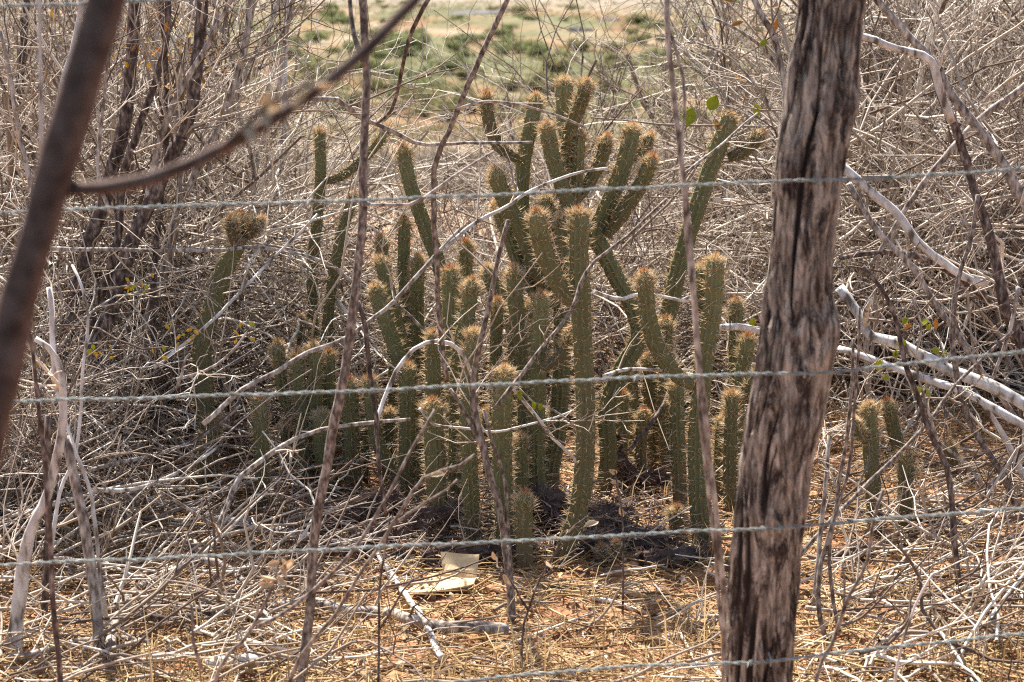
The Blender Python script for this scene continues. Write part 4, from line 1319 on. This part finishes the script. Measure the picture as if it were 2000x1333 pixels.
# --- logs lying on the ground
logs = [
    ('long bleached pole lying on the ground from lower left to the clump', [(176, 987), (232, 998), (285, 1007), (375, 1024), (442, 1043), (525, 1058), (570, 1069), (640, 1085), (705, 1097)], 15, 13, 'bark_white'),
    ('grey branch lying on straw at bottom centre, broken end right', [(600, 1204), (694, 1224), (750, 1228), (832, 1250), (919, 1260), (992, 1266)], 17, 21, 'bark_grey'),
    ('arched grey branch lying at lower left', [(214, 1296), (232, 1230), (270, 1178), (311, 1152), (360, 1131), (412, 1124), (450, 1142), (499, 1180)], 17, 9, 'bark_grey'),
    ('grey straight branch lying behind the arched one', [(385, 1192), (469, 1160), (530, 1138), (590, 1118)], 18, 12, 'bark_grey'),
    ('tan straight stick lying at bottom centre left', [(739, 1105), (780, 1170), (817, 1225), (864, 1315)], 8, 10, 'bark_white'),
    ('bleached crooked branch lying right of the post, upper', [(1640, 1176), (1712, 1150), (1769, 1127), (1825, 1127), (1885, 1131), (2010, 1112)], 11, 10, 'bark_white'),
    ('bleached branch lying right of the post, lower', [(1645, 1190), (1720, 1168), (1790, 1150), (1850, 1110)], 11, 9, 'bark_white'),
    ('short white stick lying at the bottom left of the post', [(1364, 1223), (1382, 1275), (1412, 1345)], 9, 12, 'bark_white'),
    ('grey stick lying under the lowest wire left of centre', [(700, 1330), (780, 1300), (880, 1310), (960, 1325)], 12, 8, 'bark_grey'),
    ('pale branch lying in the lower left corner', [(20, 1320), (110, 1290), (200, 1270), (300, 1285)], 12, 8, 'bark_grey'),
    ('long grey branch lying across lower left behind the twig', [(250, 1215), (330, 1205), (420, 1220), (520, 1215), (610, 1190)], 12, 9, 'bark_grey'),
    ('dark branch lying flat at lower left', [(255, 1232), (340, 1238), (430, 1225), (500, 1240)], 14, 10, 'bark_dark'),
    ('pale forked stick lying at the foot of the left shrub', [(60, 1180), (130, 1150), (200, 1160), (260, 1130)], 9, 6, 'bark_white'),
    ('grey stick lying at the right bottom edge', [(1900, 1200), (1960, 1180), (2030, 1150)], 14, 10, 'bark_grey'),
    ('pale stick lying left of the post foot', [(1300, 1248), (1340, 1240), (1400, 1215)], 12, 8, 'bark_white'),
    ('pale pole lying in the clearing right of the post, farthest', [(1600, 992), (1680, 998), (1760, 1004), (1850, 1000)], 9, 7, 'bark_white'),
    ('pale stick lying before the short lone cactus', [(1690, 1030), (1760, 1060), (1850, 1062)], 8, 6, 'bark_white'),
    ('bleached stick slanting over the clearing right of the post', [(1700, 870), (1760, 905), (1830, 935), (1900, 945)], 11, 7, 'bark_white'),
    ('grey stick lying just right of cardboard', [(960, 1170), (1050, 1158), (1150, 1165), (1230, 1180)], 8, 6, 'bark_grey'),
    ('pale stick lying on straw right of the forked sapling', [(1150, 1175), (1200, 1180), (1260, 1200)], 11, 8, 'bark_white'),
    ('slim pale stick lying in front of the clump, left', [(610, 1130), (700, 1120), (800, 1108), (900, 1110)], 8, 6, 'bark_white'),
    ('crooked pale stick lying against the clump foot', [(700, 1080), (780, 1095), (870, 1085), (965, 1065)], 7, 5, 'bark_white'),
]
for lb, pts, w0, w1, mt_ in logs:
    path = np.array([G(*p) for p in pts])
    Ym = path[:, 1].mean()
    r0_, r1_ = w0 / 2 / FPX * Ym, w1 / 2 / FPX * Ym
    n_ = max(10, int(np.linalg.norm(np.diff(path, axis=0), axis=1).sum() / .03))
    if 'lower left' in lb or 'bottom centre' in lb:
        r0_, r1_ = r0_ * 1.3, r1_ * 1.3
        path[:, 2] += .03
    path[:, 2] += (r0_ + r1_) / 2 * .9
    q = spline(path, n_, .003, seed=int(pts[0][0]))
    q[:, 2] = np.maximum(q[:, 2], H(q[:, 0], q[:, 1]) + (r0_ + r1_) * .3)
    rr = np.linspace(r0_, r1_, n_) * (1 + .2 * (vnoise(np.arange(n_) * .6 + pts[0][0], np.full(n_, 3.3)) - .5))
    t = thing('fallen_branch', lb, 'branch', q[0], 'branches lying on the ground')
    b_ = obj('branch', tubes('branch', [(q, rr, .5)], M[mt_], 9, cap=True, origin=q[0], rough=.14), t)
    out_ = []
    for i in range(5):
        j = rnd.randint(1, n_ - 2)
        dd = nrm(q[j + 1] - q[j]) + np.array([rnd.gauss(0, .5), rnd.gauss(0, .5), rnd.uniform(0, .5)])
        grow(out_, tuple(q[j]), tuple(nrm(dd)), rnd.uniform(.08, .3), min(.004, rr[j] * .5), 1, {1: 2}, up=-.02, wob=.18, k=5)
    obj('twigs', tubes('twigs', [(p, r, tt_) for _, p, r, tt_ in out_], M['twig'], 4, origin=q[0]), b_, kind='stuff')

# ------------------------------------------------------------------ rubbish on the ground


def panel(name, corners, th, mt, parent, org):
    c = np.array(corners, float)
    nn = nrm(np.cross(c[1] - c[0], c[3] - c[0]))
    nu, nv = 10, 6
    u, v = np.meshgrid(np.linspace(0, 1, nu), np.linspace(0, 1, nv), indexing='ij')
    pts = ((1 - u) * (1 - v))[..., None] * c[0] + (u * (1 - v))[..., None] * c[1] + (u * v)[..., None] * c[2] + ((1 - u) * v)[..., None] * c[3]
    pts = pts + nn * (.012 * (vnoise(u * 3 + c[0][0] * 9, v * 3 + 4) - .5))[..., None]
    top = pts.reshape(-1, 3)
    bot = top - nn * th
    i = np.arange(nu * nv).reshape(nu, nv)
    f = np.stack([i[:-1, :-1], i[1:, :-1], i[1:, 1:], i[:-1, 1:]], -1).reshape(-1, 4)
    rim = np.concatenate([i[:, 0], i[-1, 1:], i[::-1, -1][1:], i[0, ::-1][1:]])
    sf = np.stack([rim[:-1], rim[1:], rim[1:] + nu * nv, rim[:-1] + nu * nv], -1)
    return obj(name, mesh_from(name, np.vstack([top, bot]) - org, np.vstack([f, f[:, ::-1] + nu * nv, sf]), mt, smooth=False), parent)


cb = G(860, 1165)
up_ = np.array([0, 0, .009])
t = thing('cardboard_piece', 'torn tan cardboard sheet with a raised flap on the straw before the cacti', 'cardboard', cb)
panel('sheet', [G(785, 1182) + up_ * 3, G(925, 1164) + up_ * 4, G(938, 1146) + up_ * 4, G(842, 1138) + up_ * 3], .004, M['card'], t, cb)
f0, f1 = G(868, 1150) + up_ * 2, G(930, 1150) + up_ * 2
panel('flap', [f0, f1, f1 + np.array([.008, .05, .065]), f0 + np.array([-.012, .055, .07])], .004, M['card'], t, cb)

bt = G(465, 1312)
t = thing('dusty_container', 'pale dusty cylindrical container lying among sticks at the bottom left', 'container', bt)
prof = [(0, .0), (.0, .018), (.004, .023), (.05, .0235), (.055, .022), (.06, .0235), (.075, .0235), (.08, .022), (.085, .0235), (.1, .0235), (.105, .022), (.11, .0235), (.13, .022), (.145, .013), (.15, .012), (.165, .012), (.165, .0)]
na = 24
V = [(px_ - .08, rr_ * math.cos(a_ * 2 * math.pi / na), .02 + rr_ * math.sin(a_ * 2 * math.pi / na)) for px_, rr_ in prof for a_ in range(na)]
i = np.arange(len(V)).reshape(len(prof), na)
bo = obj('body', mesh_from('body', V, np.stack([i[:-1], np.roll(i[:-1], -1, 1), np.roll(i[1:], -1, 1), i[1:]], -1).reshape(-1, 4), M['plastic']), t)
V = [(px_ - .08, rr_ * math.cos(a_ * 2 * math.pi / na), .02 + rr_ * math.sin(a_ * 2 * math.pi / na)) for px_, rr_ in ((.1655, 0), (.1655, .0135), (.178, .0135), (.179, .012), (.179, 0)) for a_ in range(na)]
i = np.arange(len(V)).reshape(5, na)
obj('cap', mesh_from('cap', V, np.stack([i[:-1], np.roll(i[:-1], -1, 1), np.roll(i[1:], -1, 1), i[1:]], -1).reshape(-1, 4), M['plastic']), t)
t.rotation_euler = (0, 0, .25)

# ------------------------------------------------------------------ fence
FY = 3.75
edge = [(-420, 1612, 1745), (-150, 1590, 1722), (0, 1573, 1704), (80, 1562, 1694), (150, 1549, 1690), (220, 1540, 1690), (290, 1524, 1672), (350, 1518, 1660), (430, 1514, 1652), (520, 1507, 1643), (600, 1498, 1640), (645, 1495, 1652),
        (690, 1490, 1648), (760, 1478, 1632), (840, 1463, 1620), (920, 1450, 1603), (1000, 1440, 1592), (1100, 1430, 1580), (1200, 1426, 1574), (1333, 1424, 1562), (1500, 1420, 1566), (1760, 1416, 1575), (2050, 1412, 1580)]
ce = np.array([P((a + b) / 2, y, FY) for y, a, b in edge])
wr = np.array([(b - a) / 2 / FPX * FY * 1.01 for y, a, b in edge])
zz = np.linspace(ce[0][2], -.12, 330)
order = np.argsort(ce[:, 2])
cxs = np.interp(zz, ce[order, 2], ce[order, 0])
rs = np.interp(zz, ce[order, 2], wr[order])
na = 140
th = np.arange(na) * 2 * np.pi / na
TH, ZI = np.meshgrid(th, zz)
cu = (np.cos(TH) * 3.1 + 20)
cv = (np.sin(TH) * 3.1 + 20)


def wood(fr, zf, seed):
    return vnoise(TH / (2 * np.pi) * fr + seed + vnoise(TH * 0 + seed, ZI * 5) * 1.5, ZI * zf + seed * 3)


# periodic in angle by blending across the back seam, which faces away
ridge = np.abs(wood(26, 3.2, 5) - .5) * 2
ridge2 = np.abs(wood(60, 6, 9) - .5) * 2
crack = np.clip(1 - ridge * 4.2, 0, 1) * (wood(9, 2.2, 13) > .42) + .5 * np.clip(1 - ridge2 * 3.5, 0, 1) * (wood(14, 3, 23) > .5)
seam = np.clip(np.minimum(np.abs(TH - np.pi / 2), 2 * np.pi - np.abs(TH - np.pi / 2)) / .35, 0, 1)
dep = -.015 * np.clip(crack, 0, 1) + .009 * (wood(7, 4, 31) - .5) + .006 * (wood(44, 14, 37) - .5) + .004 * (wood(70, 40, 41) - .5)
TH2 = TH + np.pi / 2
# angles start at the back: roll so the seam sits behind
rad = rs[:, None] * (1 + .04 * np.cos(2 * TH + 1)) + dep
Vp = np.stack([cxs[:, None] + rad * np.cos(TH + np.pi / 2), FY + .07 + rad * .92 * np.sin(TH + np.pi / 2), ZI], -1)
i = np.arange(Vp.shape[0] * na).reshape(Vp.shape[0], na)
f = np.stack([i[:-1], i[1:], np.roll(i[1:], -1, 1), np.roll(i[:-1], -1, 1)], -1).reshape(-1, 4)
org = np.array((cxs[-1], FY + .07, 0.0))
topring = Vp[0]
ctr = topring.mean(0) + np.array([0, 0, .01])
Vall = np.vstack([Vp.reshape(-1, 3), np.repeat(ctr[None], na, 0)])
j = np.arange(na) + Vp.shape[0] * na
f = np.vstack([f, np.stack([j, np.arange(na), np.roll(np.arange(na), -1), np.roll(j, -1)], -1)])
post = thing('fence_post', 'thick weathered grey-brown wooden fence post standing right of the cacti', 'fence post', org)
obj('timber', mesh_from('timber', Vall - org, f, M['post'], np.concatenate([np.clip(crack, 0, 1).ravel(), np.zeros(na)])), post)

wires = [('topmost barbed wire, only seen in the upper left corner', [(-400, 40), (0, 12), (215, 5), (1000, -30), (1640, -62), (2000, -78), (2500, -98)]),
         ('second barbed wire from the top, crossing the cactus tips', [(-400, 450), (0, 416), (300, 402), (700, 390), (1000, 377), (1300, 363), (1500, 352), (1700, 347), (2000, 330), (2500, 304)]),
         ('third barbed wire, crossing the middle of the cactus clump', [(-400, 812), (0, 784), (300, 774), (700, 761), (1000, 747), (1300, 733), (1490, 727), (1640, 720), (2000, 684), (2500, 640)]),
         ('fourth barbed wire, passing before the feet of the cacti', [(-400, 1130), (0, 1100), (300, 1088), (600, 1072), (1000, 1053), (1300, 1037), (1480, 1026), (1620, 1018), (2000, 990), (2500, 955)]),
         ('lowest barbed wire, near the bottom edge over the straw', [(-400, 1400), (200, 1375), (700, 1345), (950, 1322), (1200, 1300), (1430, 1288), (1570, 1276), (1800, 1254), (2000, 1234), (2500, 1190)])]
for wi, (lb, pts) in enumerate(wires):
    n_ = 1400
    ctrl = np.array([P(x, y, FY + .002 + .06 * (x - 1540) / 1000 if False else FY) for x, y in pts])
    c = spline(ctrl, n_)
    # wires bear on the near face of the post
    px_at = np.abs(c[:, 0] - np.interp(c[:, 2], zz[::-1], cxs[::-1]))
    c[:, 1] = FY - .012 - .012 * np.exp(-(px_at / .12) ** 2) - .0
    s_ = np.linspace(0, 1, n_) * np.linalg.norm(ctrl[-1] - ctrl[0])
    c[:, 2] += .0022 * (vnoise(s_ * 14 + wi * 9, s_ * 0 + 2) - .5)
    t = thing('barbed_wire', lb, 'wire', c[0], 'barbed wires of the fence')
    for h_ in range(2):
        a_ = s_ / .052 * 2 * np.pi + h_ * np.pi
        hp = c + np.stack([a_ * 0, np.cos(a_) * .0018, np.sin(a_) * .0018], -1)
        obj('strand', tubes('strand', [(hp, np.full(n_, .0016), .5)], M['wire'], 6, cap=True, origin=c[0]), t)
    sp = rnd.uniform(.05, .2)
    while sp < s_[-1] - .05:
        kx = int(sp / s_[-1] * n_)
        m_ = c[kx]
        a0 = rnd.uniform(0, 6.28)
        tt_ = np.linspace(0, 4 * np.pi, 22)
        coil = np.stack([m_[0] + (tt_ / (4 * np.pi) - .5) * .007, m_[1] + np.cos(tt_ + a0) * .0045, m_[2] + np.sin(tt_ + a0) * .0045], -1)
        e0 = coil[0] + np.array([-.003, math.sin(a0) * .0, 0]) + nrm(np.array([0, math.cos(a0 + 1.2), math.sin(a0 + 1.2)])) * .013
        e1 = coil[-1] + np.array([.003, 0, 0]) + nrm(np.array([0, math.cos(a0 - 1.2), math.sin(a0 - 1.2)])) * .013
        bp = np.vstack([e0, coil, e1])
        obj('barb', tubes('barb', [(bp, np.concatenate([[.0004], np.full(22, .0011), [.0004]]), .5)], M['wire'], 5, origin=c[0]), t)
        sp += rnd.uniform(.2, .27)
    # staple on the post
    if wi:
        kx = int(np.argmin(px_at))
        m_ = c[kx]
        stp = np.array([m_ + (.006, .03, .007), m_ + (.006, -.004, .007), m_ + (.006, -.006, 0), m_ + (.006, -.004, -.007), m_ + (.006, .03, -.007)])
        obj('staple', tubes('staple', [(spline(stp, 16) - org, np.full(16, .0015), .5)], M['wire'], 5), post)

# ------------------------------------------------------------------ blurred branch close to the camera
tb = woody('foreground_tree', 'blurred brown leaning trunk with a long side branch, nearest thing at left', 'tree',
           [('trunk', [(-120, 1250), (-60, 1000), (-20, 830), (12, 690), (52, 530), (100, 360), (150, 190), (185, 80), (215, -40), (270, -260)], 84, 74, 1.9, 1.9),
            ('branch', [(112, 372), (160, 368), (215, 368), (300, 348), (360, 325), (430, 292), (530, 235), (640, 160), (720, 92), (830, -20), (900, -90)], 28, 20, 1.9, 1.95),
            ('branch', [(430, 294), (480, 245), (510, 215), (560, 185), (610, 160)], 15, 10, 1.92, 1.92)], 'bark_brown', root=True, jit=.0008, sides=14)
for (x, y, s_, k_) in ((485, 235, 38, 't'), (495, 218, 44, 't'), (512, 225, 40, 't'), (505, 210, 34, 't'), (600, 178, 34, 't'), (615, 165, 32, 't')):
    leaf(tb, x, y, 1.92, s_, k_)
